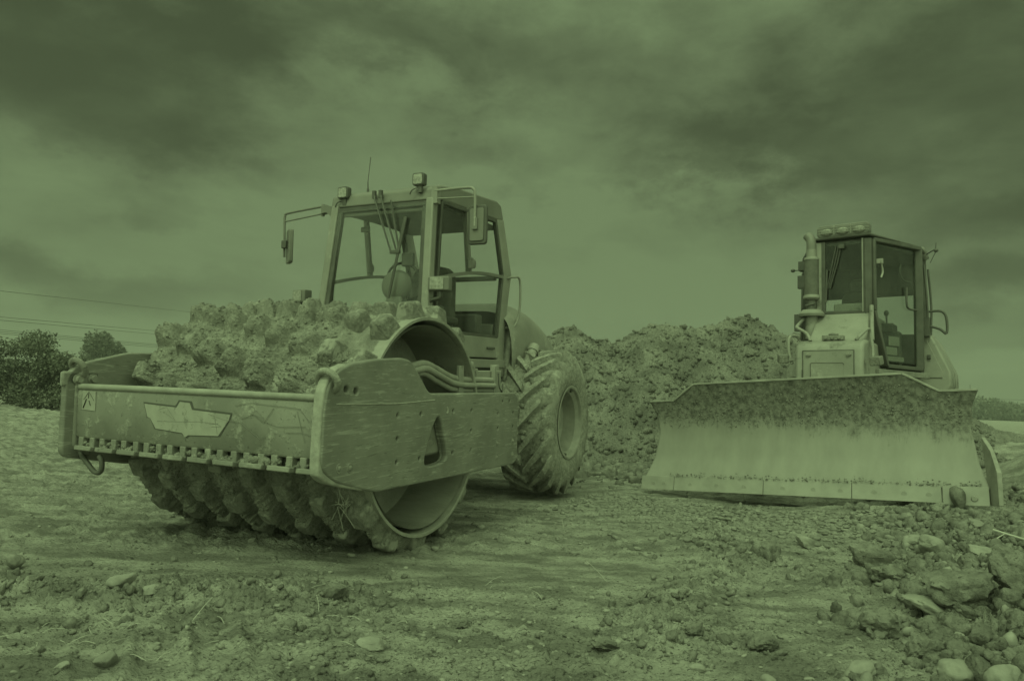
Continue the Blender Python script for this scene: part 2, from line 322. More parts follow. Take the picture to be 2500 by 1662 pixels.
# ------------------------------------------------------------------ terrain
def rubble_mask(x, y):
    s_ = x-(1.15+.52*(y-2.6)); return ss(.0, 1.0, s_), s_
def terrain(x, y, fine=True):
    d = np.hypot(x, y)
    z = .045*fbm(x*.3, y*.3, 3)+.02*fbm(x*1.1+5, y*1.1, 3)*ss(0, 3, d)
    m_, s_ = rubble_mask(x, y); near = 1-ss(7.5, 9.5, y)
    z = z+(.10*m_+.17*ss(.4, 2.2, s_))*near*m_
    # bank and trench right of the blade
    z = z+.25*np.clip(fbm(x*.35, y*.5, 3, .5, True), -.3, 2)*ss(13, 22, d)+.75*np.exp(-((x-8.3)/1.5)**2-((y-9.6)/1.1)**2)+.6*np.exp(-((x-9.5)/2.2)**2-((y-12.5)/.9)**2)-.25*np.exp(-((x-7.5)/1.3)**2-((y-10.9)/.5)**2)
    z = z+.25*np.exp(-((x-6.3)/.7)**2-((y-6.9)/.8)**2)
    tb = (x-2.95)*.788-(y-7.1)*.616; qb = -((x-2.95)*.616+(y-7.1)*.788)
    B = np.exp(-((qb-.15)/.55)**2)*ss(-2.5, -1.7, tb)*ss(3.0, 2.2, tb)
    z = z*(1-B)+B*(.01+.20*ss(-1.4, 1.75, tb)-.06*np.exp(-((tb+.2)/.55)**2))
    # raised windrows of clods
    w1 = np.exp(-((x-(.8+(y-3.2)*.40+.12*np.sin(y*3)))/.20)**2)*ss(2.6, 3.4, y)*(1-ss(6.6, 7.6, y))
    w2 = np.exp(-((y-(3.45+.08*np.sin(x*4)+.10*x*0))/.22)**2)*ss(-.4, -1.3, x)
    z = z+.045*w1+.05*w2
    # smooth lane in front of the drum and between the machines
    lane = np.exp(-((y-(4.35+.10*x))/.42)**4)*(1-ss(.3, 2., x))+.8*np.exp(-(((x-1.2)/1.3)**2+((y-7.2)/1.5)**2))
    lane = np.clip(lane, 0, 1)
    if fine:
        rough = np.clip(.32+.7*ss(-.1, .5, fbm(x*.55+3, y*.55, 3))+1.1*w1+1.4*w2, 0, 1.8)*(1-.85*lane)
        rough = rough*(1-m_*near)+2.1*m_*near
        rough = rough*(1+ss(10, 25, d)*1.5)
        # churned clods, streaky machine tracks and imprints
        rough = rough*(1-.65*B); z0_ = z
        wx = x+.08*pn2(x*3, y*3); wy = y+.08*pn2(x*3+50, y*3)
        z = z+rough*(.050*fbm(wx*5.2, wy*5.2, 5, .66, True)+.014*fbm(x*22, y*22, 3, .65, True))
        z = z+.9*m_*near*(1-B)*(.06*fbm(x*2.1+9, y*2.1, 3, .5, True))
        ty = fbm(x*1.3, y*7.5, 4, .55, True, 3.)
        z = z+(1-m_)*(.020+.05*ss(5, 12, d))*ty*(1-.6*lane)
        lugs = np.sin((x*.9+y*.25)*2*pi/.16+1.5*pn2(x*1.5, y*1.5)); tr = ss(.15, .5, pn2(x*.45+31, y*.9+4))*(1-m_)
        z = z+tr*.013*lugs*ss(-.4, .3, pn2(x*2, y*2))
        ca_, sa_ = .966, .259; u_ = x*ca_+y*sa_; v_ = -x*sa_+y*ca_
        z = z+(1-m_)*.016*fbm(u_*5, v_*21, 4, .6, True, 7.)*(.35+.65*ss(-.3, .3, pn2(x*.6+9, y*.6)))*(1-.7*lane)
        a_ = (x+1.22)*.94+(y-2.75)*.34; b_ = -(x+1.22)*.34+(y-2.75)*.94; im = np.exp(-(a_/.42)**6-(b_/.30)**6)
        lnm = np.maximum(np.exp(-(((a_+.02*np.sin(b_*9)+.5) % .20-.10)/.032)**2), .8*np.exp(-(((b_+.04*np.sin(a_*7)+.5) % .155-.078)/.022)**2)*ss(-.2, .3, pn2(x*6, y*6)))
        z = z*(1-.5*im)+im*.036*lnm
        kk = np.clip(np.abs(fbm(x*9, y*9, 3, .6, False, 21.))*2.2, 0, 1); z = z+m_*near*(1-B)*.035*(kk-.5)
        # ruts left by tyres and drum
        for c0, wv in ((.55, .22), (1.75, .20), (-2.6, .25)):
            q_ = (x-(c0+(y-3)*.42+.1*np.sin(y)))/wv; z = z-.030*np.exp(-q_**4)*(1-m_)*(.5+.5*np.sin(y*2*pi/.22+q_*1.2))*ss(2., 3., y)*ss(9, 7, y)
        z = z+.006*fbm(x*38, y*38, 3, .6, True)*(1-.3*lane)
    return z
# machine sheet + tyres press into it
def build_ground():
    a0 = radians(50); na = 900; ang = np.concatenate([np.linspace(-a0, a0, na), np.linspace(a0, 2*pi-a0, 120)[1:-1]])
    row = np.linspace(1/1.6, 1/70., 620); d = 1/row; d = np.concatenate([[.05, .6], d, np.geomspace(72, 3500, 60)])
    A, D = np.meshgrid(ang, d, indexing='ij'); x = D*np.sin(A); y = D*np.cos(A)
    z = terrain(x, y)*(1-ss(60, 200, D)); z = z-.0*D
    z = z+.8*ss(120, 700, D)*fbm(x*.004, y*.004, 3)*0
    V = np.stack([x, y, z], -1).reshape(-1, 3)
    struct(link('ground', npmesh('ground', V, gridfaces(len(ang), len(d), True)), 'dirt'))
build_ground()
def gz(x, y): return float(terrain(np.array([float(x)]), np.array([float(y)]))[0])

# heap of excavated spoil between the machines
def heapz(x, y):
    # crest heights along x, in metres
    cxp = np.array([-2, .2, .9, 1.5, 1.9, 2.4, 3.2, 4.2, 4.8, 5.25, 5.7, 6.4, 7.0, 7.6, 8.4, 9.5, 11, 13])
    czp = np.array([.0, 1.6, 2.55, 2.75, 2.55, 2.52, 2.86, 2.84, 2.88, 3.08, 3.05, 2.8, 2.72, 2.55, 2.1, 1.4, .7, .0])
    cr_ = np.interp(x+.35*fbm(x*.6, y*.6, 2), cxp, czp)
    t = (y-11.3-.5*fbm(x*.5, y*0+2, 2))/4.7
    pr = np.where(t < 1, np.clip(t, -.4, 1)**1*1.0, 1-(t-1)*.9); pr = np.where(t < 1, np.sign(t)*np.abs(t)**.85, pr)
    z = cr_*pr
    # lower lobe pushed out in front and the hollow beside it
    z = np.maximum(z, 1.55*np.exp(-((x-2.9)/2.0)**2-((y-13.1)/1.3)**2))
    z = z-.75*np.exp(-((x-5.5)/.9)**2-((y-14.4)/.6)**2)+.25*np.exp(-((x-4.0)/.6)**2-((y-14.2)/.6)**2)
    return z
hx = np.linspace(-2.5, 13, 620); hy = np.linspace(9.6, 21, 460); X, Y = np.meshgrid(hx, hy, indexing='ij')
Zh = heapz(X, Y); rg = ss(-.3, .6, Zh)
hm = .35+.9*ss(-.35, .4, fbm(X*.7+4, Y*.7, 2)); Zh = Zh+rg*(.22*fbm(X*.9, Y*.9, 3, .5, True)+.13*hm*fbm(X*3, Y*3, 5, .62, True)+.05*fbm(X*10, Y*10, 2, .6, True))
Zh = np.minimum(Zh, 9); Zh = np.where(Zh < -.12, -.12-.02*np.abs(X), Zh)
heap = link('spoil_heap', npmesh('spoil_heap', np.stack([X, Y, Zh], -1).reshape(-1, 3), gridfaces(620, 460)), 'heap')
tagp(heap, 'long lumpy heap of excavated soil and stones rising between roller and bulldozer', 'dirt heap')

# ------------------------------------------------------------------ rocks
def ico(sub):
    bm = bmesh.new(); bmesh.ops.create_icosphere(bm, subdivisions=sub, radius=1); bm.verts.ensure_lookup_table()
    V = np.array([v_.co[:] for v_ in bm.verts]); Fc = np.array([[v_.index for v_ in f.verts] for f in bm.faces]); bm.free(); return V, Fc
ICO = {k: ico(k) for k in (1, 2, 3, 4, 5)}
def rock_shape(sub, rng, facets=14, noise=.06, soft=10.):
    V, Fc = ICO[sub]; n = rng.normal(size=(facets, 3)); n /= np.linalg.norm(n, axis=1)[:, None]; dd = rng.uniform(.62, 1., facets)
    c = np.clip(V @ n.T, .02, None); r = dd[None]/c; r = (np.exp(-soft*r).sum(1)); r = -np.log(r)/soft
    r = np.clip(r, .4, 1.15)*(1+noise*fbm3(V*2.2+rng.uniform(0, 50), 4, .6)*2)
    return V*r[:, None], Fc
def rmat(rng):
    q = rng.normal(size=4); q /= np.linalg.norm(q); a, b, c, d = q
    return np.array([[1-2*(c*c+d*d), 2*(b*c-a*d), 2*(b*d+a*c)], [2*(b*c+a*d), 1-2*(b*b+d*d), 2*(c*d-a*b)], [2*(b*d-a*c), 2*(c*d+a*b), 1-2*(b*b+c*c)]])
def scatter(name, n, sampler, smin, smax, material, label, sub=2, power=2.5, cat='gravel', sink=.25, hfun=terrain, flat=.65, noise=.06, seed=1):
    rng = np.random.default_rng(seed); shapes = [rock_shape(sub, rng, 10, noise) for _ in range(12)]; Vs = []; Fs = []; b = 0
    xy = sampler(rng, n); zz = hfun(xy[:, 0], xy[:, 1]); n = len(xy)
    sz = smin+(smax-smin)*rng.random(n)**power
    for i in range(n):
        V, Fc = shapes[i % 12]; V = (V*rng.uniform([.7, .6, .4], [1.1, .9, flat])) @ rmat(rng).T if flat > .8 else (V*rng.uniform([.75, .6, .35], [1.15, .95, flat]))
        a = rng.random()*6.28; ca, sa = cos(a), sin(a); V = V @ np.array([[ca, -sa, 0], [sa, ca, 0], [0, 0, 1]]).T*sz[i]
        Vs.append(V+np.array([xy[i, 0], xy[i, 1], zz[i]+sz[i]*(.35-sink)])); Fs.append(Fc+b); b += len(V)
    o = link(name, npmesh(name, np.concatenate(Vs), np.concatenate(Fs), smooth=False), material)
    return tagp(o, label, cat, kind='stuff')
def samp_field(rng, n):
    d = 1/rng.uniform(1/26., 1/2., n*2)*1.0; a = rng.uniform(-radians(42), radians(42), n*2); xy = np.stack([d*np.sin(a), d*np.cos(a)], 1)
    keep = (pn2(xy[:, 0]*.8+3, xy[:, 1]*.8) > rng.uniform(-.5, .5, len(xy))); return xy[keep][:n]
def samp_rubble(rng, n):
    y = rng.uniform(2.0, 7.2, n*4); q_ = rng.uniform(-.2, 3.2, n*4); x = 1.15+.52*(y-2.6)+q_; k = (x < .80*y+.6) & (q_+.3*pn2(x*1.5, y*1.5) > rng.uniform(0, .9, n*4)) & (((x-2.95)*-.616-(y-7.1)*.788 > .25) | (x > 4.9)); return np.stack([x, y], 1)[k][:n]
def samp_wind(rng, n):
    y = rng.uniform(2.8, 7.4, n); x = .8+(y-3.2)*.40+.12*np.sin(y*3)+rng.normal(0, .2, n); y2 = 3.45+rng.normal(0, .3, n); x2 = rng.uniform(-2.9, -.4, n)
    s_ = rng.random(n) < .5; return np.stack([np.where(s_, x, x2), np.where(s_, y, y2)], 1)
def samp_blade(rng, n):
    t = rng.uniform(-2.0, 1.9, n); q = rng.exponential(.7, n)+.06; return np.stack([2.95+.79*t-.616*(.35+q), 7.1-.616*t-.788*(.35+q)], 1)
def samp_foot(rng, n):
    return np.stack([rng.uniform(.3, 5.5, n), 10.9+rng.normal(0, .8, n)], 1)
def samp_heap(rng, n): return np.stack([rng.uniform(-1, 9, n), rng.uniform(11, 16.5, n)], 1)
scatter('gravel', 16000, samp_field, .003, .026, 'dirt', 'small dark crumbs of soil and gravel strewn over the whole ground', 1, 5., seed=2, noise=.2, sink=.3)
scatter('gravel', 2600, samp_field, .003, .02, 'stone', 'small pale pebbles pressed in the churned ground', 2, 3., seed=3, sink=.35)
scatter('gravel', 9000, samp_rubble, .004, .075, 'clod', 'dark crumbly clods heaped along the right foreground', 3, 6., seed=4, noise=.32, flat=.95)
scatter('gravel', 800, samp_rubble, .006, .06, 'stone', 'pale broken stones mixed in the right foreground rubble', 2, 3.6, seed=5, flat=.9)
scatter('gravel', 3000, samp_wind, .003, .034, 'clod', 'loose clods along the low windrows in the foreground', 3, 5., seed=6, noise=.22, flat=.9)
scatter('gravel', 5000, samp_blade, .006, .04, 'stoneg', 'crushed stone spread in front of the bulldozer blade', 2, 2., seed=8)
scatter('gravel', 3500, samp_foot, .02, .16, 'clod', 'rounded clods rolled down to the foot of the soil heap', 2, 4.5, seed=9, noise=.22, flat=.9)
scatter('gravel', 15000, samp_heap, .010, .095, 'heap', 'lumps of soil covering the slope of the heap', 1, 5., seed=10, noise=.1, flat=.9, hfun=lambda x, y: heapz(x, y)+.22*ss(-.3, .6, heapz(x, y))*fbm(x*.9, y*.9, 3, .5, True)+.13*fbm(x*3, y*3, 5, .6, True)*ss(-.3, .6, heapz(x, y)))
def unpix(px, py, zg=0.):
    d = fw+(px-1250)/1667.*rt-(py-831)/1667.*up; t = (zg-1.02)/d.z; return d.x*t, d.y*t, t
def rock(name, px, py, wpx, hpx, material, label, seed, group=None, noise=.07, facets=12, cat='rock', zg=None):
    x, y, t = unpix(px, py, 0.); 
    for _ in range(4): zt = gz(x, y); x, y, t = unpix(px, py, zt)
    rx = wpx/2/1667.*t; rz = hpx/2/1667.*t; rng = np.random.default_rng(seed)
    V, Fc = rock_shape(4, rng, facets, noise); V = V*np.array([1/np.abs(V[:, 0]).max(), 1/np.abs(V[:, 1]).max(), 1/np.abs(V[:, 2]).max()]); V = V*np.array([rx, rx*.85, rz])*.78
    a = rng.uniform(-.4, .4); V = V @ np.array([[cos(a), 0, -sin(a)], [0, 1, 0], [sin(a), 0, cos(a)]])*1.0
    me = npmesh(name, V, Fc); o = link(name, me, material, None, 38); o.location = (x, y+rx*.4, gz(x, y)+rz*.45); return tagp(o, label, cat, group)
ROCKS = [
 ('stone', 2115, 1655, 120, 62, 'stone', 'flat topped pale stone at the bottom edge, right of centre', 21),
 ('clod', 2175, 1560, 175, 125, 'clod', 'large round dark clod alone left of the right foreground rubble', 22),
 ('boulder', 2370, 1510, 235, 165, 'clod', 'biggest earthy boulder in the right foreground rubble beside a pale block', 23),
 ('stone', 2290, 1490, 150, 58, 'stone', 'oblong pale block leaning against the biggest earthy boulder', 24),
 ('stone', 2320, 1512, 110, 50, 'stone', 'split pale stone lying just below the oblong pale block', 25),
 ('boulder', 2500, 1500, 170, 150, 'clod', 'earthy boulder cut by the right edge of the photo', 26),
 ('stone', 2300, 1360, 150, 75, 'stone', 'broad pale stone in the middle of the right rubble below the blade', 27),
 ('stone', 2420, 1350, 125, 62, 'stone', 'pointed pale stone near the right edge below the blade wing', 28),
 ('stone', 2235, 1325, 75, 40, 'stone', 'small rounded pale stone left of the broad pale stone', 29),
 ('clod', 2140, 1385, 125, 105, 'clod', 'tilted earthy clod with a dark shaded underside below the blade', 30),
 ('clod', 2185, 1440, 160, 85, 'clod', 'wide flat dark clod above the round dark clod', 31),
 ('stone', 2430, 1285, 150, 42, 'stoneg', 'long grey slab lying just below the blade wing', 32),
 ('stone', 2365, 1655, 140, 90, 'stone', 'rounded grey white stone near the bottom right corner', 33),
 ('stone', 2470, 1660, 170, 120, 'stone', 'angular pale stone in the bottom right corner', 34),
 ('clod', 1870, 1590, 115, 75, 'clod', 'dark clod on flat ground at bottom centre right', 35),
 ('clod', 1700, 1540, 70, 50, 'clod', 'dark round clod at the near end of the centre windrow', 36),
 ('clod', 1880, 1370, 95, 75, 'clod', 'knobbly clod on top of the centre windrow', 37),
 ('clod', 1480, 1600, 100, 50, 'clod', 'low dark clod at the bottom centre of the photo', 38),
 ('stone', 1705, 1640, 55, 28, 'stone', 'little pale stone at the bottom, just right of centre', 39),
 ('stone', 285, 1440, 90, 55, 'stone', 'pale angular stone in the left windrow', 40),
 ('stone', 355, 1455, 80, 38, 'stone', 'flat stone right of the pale angular one in the left windrow', 41),
 ('clod', 250, 1630, 75, 75, 'stoneg', 'upright brown stone at the bottom left', 42),
 ('stone', 140, 1640, 60, 28, 'stone', 'small white stone beside the upright brown stone', 43),
 ('stone', 905, 1590, 100, 32, 'stone', 'smooth flat pale stone pressed in mud at bottom centre left', 44),
 ('stone', 25, 1390, 60, 60, 'stoneg', 'lumpy stone at the left edge of the photo', 45),
 ('clod', 1120, 1535, 70, 45, 'clod', 'dark clod right of the smooth flat stone', 46),
 ('clod', 810, 1465, 95, 70, 'clod', 'raised clod beside the ridged track marks', 47),
 ('stone', 1975, 1340, 70, 45, 'stone', 'single stone between the windrow and the right rubble', 48),
 ('stone', 615, 1325, 34, 20, 'stone', 'small stone in the shade under the front of the drum', 49),
 ('boulder', 2280, 1600, 130, 90, 'clod', 'lumpy clod between the round clod and the corner stones', 50),
]
for nm, a, b, c, d, mm, lb, sd_ in ROCKS:
    rock(nm, a, b, c, d, mm, lb, sd_, noise=.22 if mm == 'clod' else .09, facets=16 if mm == 'clod' else 13, cat='clod' if mm == 'clod' else 'stone')
# straw and roots
def strands(name, c, n, ln, r, label, seed, parent=None, off=None, up_=.5, spread=.2):
    rng = random.Random(seed); mb = MB(off or (0, 0, 0))
    for i in range(n):
        p = Vector((c[0]+rng.gauss(0, spread), c[1]+rng.gauss(0, spread), c[2])); d = Vector((rng.gauss(0, 1), rng.gauss(0, 1), rng.gauss(0, up_)))*ln*.35
        if parent is None: p.z = gz(p.x, p.y)+.006
        mb.tube([p, p+d+Vector((0, 0, ln*.1)), p+d*2+Vector((rng.gauss(0, .2)*ln, 0, 0))], r, 4, 3)
    o = mb.build(name, 'straw', parent); 
    return o
for i, (px, py, n_, wh) in enumerate(((700, 1530, 16, 'right of the ridged track print'), (330, 1560, 14, 'left of the ridged track print'), (1250, 1450, 10, 'at bottom centre'), (60, 1600, 12, 'in the bottom left corner'), (1600, 1420, 8, 'left of the centre windrow'), (1350, 1300, 8, 'in front of the rear tyre'))):
    x, y, t = unpix(px, py); o = strands('straw', (x, y, 0), n_, .09, .0012, '', 60+i)
    tagp(o, 'thin dry straw bits lying on the mud '+wh, 'straw', kind='stuff')
x, y, t = unpix(2480, 1425); r_ = MB((x, y, 0)); z0 = gz(x, y)
r_.tube([(x-.12, y+.02, z0+.17), (x-.05, y, z0+.15), (x+.06, y, z0+.12), (x+.3, y+.02, z0+.05)], .006, 7, 5); r_.tube([(x-.06, y, z0+.15), (x-.11, y, z0+.12)], .003, 6, 1)
o = r_.build('twig', 'straw'); o.location = (x, y, 0); tagp(o, 'pale forked twig poking from the rubble at the right edge', 'twig')

# ------------------------------------------------------------------ roller
FO = Vector((-.555, 4.76, .828)); FR = Euler((radians(-.5), radians(3.0), radians(-114.3)), 'XYZ').to_matrix()
OFF = Vector((-1.2, -1.0, -.85))
RO = empty('soil_roller', Matrix.Translation(FO+FR @ OFF) @ FR.to_4x4(), 'big padfoot soil compactor with mud caked drum and empty glass cab', 'road roller')
def FB(): return MB(OFF)
def mirr(y, c=-1.175): return 2*c-y
DW0, DW1, DR = -2.0, 0.0, .75
# drum shell, open end with rim ring and dark inside
mb = FB(); mb.lathe([(.70, -.42), (.728, 0), (.732, .004), (.75, .004), (.752, -.02), (.75, -.3), (.75, DW1-1.6), (.75, DW0+.01), (.715, DW0), (.70, DW0+.42)], (0, 0, 0), 1, 96)
drum = mb.build('drum', 'rim', RO, 30)
mb = FB(); mb.lathe([(.696, -.02), (.69, -.44), (.25, -.46), (.2, -.40), (.02, -.40)], (0, 0, 0), 1, 72); mb.build('inner_wall', 'drumin', drum, 35)
mb = FB(); mb.lathe([(.696, DW0+.02), (.69, DW0+.44), (.02, DW0+.44)], (0, 0, 0), 1, 72); mb.build('inner_wall', 'drumin', drum, 35)
mb = FB(); mb.lathe([(.02, -.40), (.24, -.40), (.24, -.12), (.2, -.10), (.02, -.10)], (0, 0, 0), 1, 32)
for k in range(8): mb.lathe([(.001, .0), (.02, .0), (.02, .03), (.001, .03)], (.2*cos(k*pi/4), -.1, .2*sin(k*pi/4)), 1, 8)
mb.build('hub_motor', 'frame', RO, 35)
# mud coat: rings of caked mud with lumps over each pad, valleys between
NR, NP = 8, 15; ring_y = [DW0+.10+i*(DW1-DW0-.19)/(NR-1) for i in range(NR)]
def ring_off(i): return (i*.5 % 1)*2*pi/NP+i*.11
tn_, yn_ = 900, 330
T, Yy = np.meshgrid(np.linspace(0, 2*pi, tn_, endpoint=False), np.linspace(DW0-.0, DW1-.03, yn_), indexing='ij')
Pd = np.stack([np.cos(T)*.8, Yy, np.sin(T)*.8], -1)
top = ss(-.2, .3, np.sin(T))
ringm = np.zeros_like(T); padm = np.zeros_like(T)
lmp = fbm3(Pd*9+3, 3, .6)*1.6
for i, yc in enumerate(ring_y):
    dy = (Yy-yc)/.062; ringm = np.maximum(ringm, np.exp(-dy**4))
    ph = ((T-ring_off(i)+pi/NP) % (2*pi/NP))-pi/NP; padm = np.maximum(padm, np.exp(-((Yy-yc+.012*lmp)/.078)**8)*np.exp(-((ph*.8+.012*lmp)/.085)**8))
cover = ss(-.55, .1, fbm3(Pd*1.9, 3)+.55-1.5*ss(-.75, .05, Yy)*top+(.2-.9*ss(-.65, -.25, Yy))*(1-top))
lump = fbm3(Pd*7, 4, .58, True); fin = fbm3(Pd*24, 3, .6, True)
fib = fbm3(Pd*np.array([30, 14, 30.])+9, 3, .65, True)
hgt = .003+cover*(.004+.012*top+.085*ringm*(1-.72*top)+.020*lump*top+.008*lump)+.011*fin*(.2+cover)+.015*fib*cover+.004*lump*(1-cover)
hgt = hgt+.102*padm*(.65+.35*ss(-.5, .3, fbm3(Pd*2.3+40, 2)))*cover*top*(1+.5*lump)
edge = ss(DW1-.025, DW1-.09, Yy)*ss(DW0, DW0+.02, Yy); hgt = -.006+(hgt+.006)*edge
rr = DR+hgt; V = np.stack([rr*np.cos(T), Yy, rr*np.sin(T)], -1).reshape(-1, 3)-np.array(OFF)
link('mud_coat', npmesh('mud_coat', V, gridfaces(tn_, yn_, True)), 'mud', drum)
# pad feet
def pad_mb(mb, yc, t):
    ca, sa = cos(t), sin(t); rad = Vector((ca, 0, sa)); tan = Vector((-sa, 0, ca)); ax = Vector((0, 1, 0)); vs = []
    for h, a, b in ((-.02, .090, .076), (.112, .064, .054)):
        vs += [rad*(DR+h)+tan*a*i+ax*(yc+b*j) for i, j in ((-1, -1), (1, -1), (1, 1), (-1, 1))]
    mb.add(vs, [(3, 2, 1, 0), (4, 5, 6, 7), (0, 1, 5, 4), (1, 2, 6, 5), (2, 3, 7, 6), (3, 0, 4, 7)]); return mb
rest = FB(); cnt = 0
for i, yc in enumerate(ring_y):
    for k in range(NP):
        t = (ring_off(i)+2*pi*k/NP+pi) % (2*pi)-pi; vis = (-2.1 < t < 1.9) if i < 6 else True
        if vis and cnt < 96: pad_mb(FB(), yc, t).build('pad_foot', 'padm', RO, 30, .018, 3); cnt += 1
        else: pad_mb(rest, yc, t)
tagp(rest.build('pad_feet', 'mud', RO, 30, .012), kind='stuff')
o = strands('root_strands', (.70, -.16, -.44), 26, .055, .0014, '', 5, RO, OFF, 2.2, .018); tagp(o, kind='stuff')

# side plates (curve outline with drilled holes)
def plate(name, outline, holes, yo, th, material, bev=.012, smoothpts=True):
    cu = bpy.data.curves.new(name, 'CURVE'); cu.dimensions = '2D'; cu.fill_mode = 'BOTH'; cu.extrude = th/2-bev; cu.bevel_depth = bev; cu.bevel_resolution = 2
    def spl(pts):
        s_ = cu.splines.new('POLY'); s_.points.add(len(pts)-1)
        for q, p in zip(s_.points, pts): q.co = (p[0], p[1], 0, 1)
        s_.use_cyclic_u = True
    spl(outline)
    for h in holes: spl(h)
    to = bpy.data.objects.new('tmp', cu); COL.objects.link(to); dg = bpy.context.evaluated_depsgraph_get(); dg.update()
    me = bpy.data.meshes.new_from_object(to.evaluated_get(dg)); bpy.data.objects.remove(to); me.name = name
    for v_ in me.vertices: x_, z_, y_ = v_.co; v_.co = Vector((x_, yo-th/2-y_, z_))-OFF
    bm = bmesh.new(); bm.from_mesh(me); bmesh.ops.recalc_face_normals(bm, faces=bm.faces); bm.to_mesh(me); bm.free(); me.materials.clear()
    for p in me.polygons: p.use_smooth = True
    return link(name, me, material, RO, 30)
def rnd(pts, r=.05, k=5):
    out = []; n = len(pts)
    for i in range(n):
        p0, p1, p2 = Vector(pts[i-1]), Vector(pts[i]), Vector(pts[(i+1) % n]); a = (p0-p1); b = (p2-p1); rr_ = min(r, a.length*.45, b.length*.45)
        A_ = p1+a.normalized()*rr_; B_ = p1+b.normalized()*rr_
        out += [tuple((1-t)**2*A_+2*t*(1-t)*p1+t*t*B_) for t in [j/k for j in range(k+1)]]
    return out
OUT = [(1.225, -.13), (1.215, .16), (1.19, .29), (1.11, .375), (1.01, .41), (.78, .437), (.48, .45), (.39, .43), (.173, .22), (-1.24, .187), (-1.30, .14), (-1.30, -.36), (-1.235, -.395), (.74, -.318), (.86, -.285), (1.11, -.21)]
HL = [(.534, .109), (.267, .1), (-.166, .099), (-.447, .088), (-.908, .038), (-.993, .133), (-1.128, .132), (-1.21, .029), (-1.208, -.086), (.534, -.038), (-.447, -.062), (-.909, -.079), (.533, -.179), (.27, -.186), (-.167, -.196), (-.444, -.208)]
HL2 = [(1.044, .277), (.957, .267)]
def circ(c, r, n=16): return [(c[0]+r*cos(2*pi*i/n), c[1]+r*sin(2*pi*i/n)) for i in range(n)]
TEAR = [tuple(p.xy) for p in catmull([(x_, z_, 0) for x_, z_ in ((.07, .07), (.14, -.02), (.205, -.15), (.215, -.23), (.16, -.262), (-.02, -.262), (-.09, -.235), (-.095, -.17), (-.04, -.04), (0, .05), (.035, .08), (.07, .07))], 4)][:-1]
HOLES = [circ(h, .024) for h in HL]+[circ(h, .032) for h in HL2]+[TEAR]
sp = plate('side_plate', rnd(OUT, .05), HOLES, .10, .05, 'plate')
# blind backs of the drilled holes, filler of dried mud in the lower ones, recessed ring round the opening
mb = FB()
for h in HL+HL2: mb.lathe([(.001, 0), (.040, 0)], (h[0], .062, h[1]), 1, 14)
mb.build('bolt_recess', 'dark', sp, 30)
mb = FB()
for j, h in enumerate([(-.903, -.2), (-1.209, -.209), (1.087, -.148), (.993, -.157), (-1.209, -.324), (-.9, -.312)]):
    mb.lathe([(.0, .008), (.012, .008), (.017, .0), (.026, .003), (.03, -.002)], (h[0], .1, h[1]), 1, 14)
mb.build('bolt_recess', 'frame', sp, 60)
mb = FB(); mb.tube([(p[0], .045, p[1]) for p in TEAR]+[(TEAR[0][0], .045, TEAR[0][1])], .014, 6, 1); mb.build('opening_rim', 'plate', sp, 60)
mb = FB(); mb.tube([(1.13, .101, .20), (.8, .102, .188), (.5, .102, .18), (.1, .102, .185)], .004, 6, 4); mb.build('weld_seam', 'flange', sp, 60)
mb = FB(); mb.tube([(-.069, .101, .128), (-.076, .102, .118), (-.080, .102, .10), (-.074, .102, .088), (-.066, .102, .092)], .006, 6, 3); mb.build('paint_mark', 'decal', sp, 60)
fo = [tuple(p.xy) for p in catmull([(1.04, .42, 0), (1.14, .382, 0), (1.212, .30, 0), (1.238, .16, 0), (1.25, -.12, 0), (1.225, -.185, 0), (1.12, -.235, 0), (.86, -.305, 0)], 5)]
fi = [tuple(p.xy) for p in catmull([(1.02, .395, 0), (1.11, .36, 0), (1.18, .28, 0), (1.20, .15, 0), (1.212, -.11, 0), (1.18, -.165, 0), (1.10, -.20, 0), (.86, -.28, 0)], 5)]
mb = FB(); mb.prism(fo+fi[::-1], 1, .03, .092); mb.build('flange', 'flange', sp, 40, .01, 3)
FOUT = [(1.20, -.22), (1.19, .30), (1.10, .37), (1.0, .395), (.76, .45), (.48, .455), (.39, .43), (.17, .22), (-1.24, .19), (-1.3, .14), (-1.3, -.36), (.74, -.32)]
fp = plate('side_plate', rnd(FOUT, .05), [circ((-.4, 0), .02)], -2.04, .05, 'plate')
mb = FB(); mb.box((1.10, -2.055, .28), (.26, .03, .10)); mb.build('corner_gusset', 'beam', fp, 40, .02)
mb = FB()
for x_ in (1.13, 1.03): mb.lathe([(.0, .03), (.022, .03), (.024, .008), (.036, .006), (.036, 0)], (x_, -2.03, .275), 1, 12)
mb.build('bolt', 'beam', fp, 40)
# lifting eyes and lower towing eye
def torus(c, R_, r, tilt=0, mbx=None):
    m_ = mbx or FB(); pts = [(c[0]+R_*sin(2*pi*i/20)*sin(tilt), c[1]+R_*cos(2*pi*i/20), c[2]+R_*.86*sin(2*pi*i/20)*1.0) for i in range(21)]; return m_.tube(pts, r, 10, 1)
torus((1.13, -2.03, .355), .058, .02, .5).build('lifting_eye', 'frame', RO, 60)
torus((1.17, .075, .325), .062, .020, .5).build('lifting_eye', 'beam', RO, 60)
mb = FB(); mb.tube([(1.09, -2.06, -.20), (1.1, -1.95, -.27), (1.1, -1.87, -.325), (1.1, -1.81, -.32), (1.1, -1.80, -.26), (1.1, -1.83, -.22)], .016, 8, 5); mb.build('towing_eye', 'dark', RO, 60)
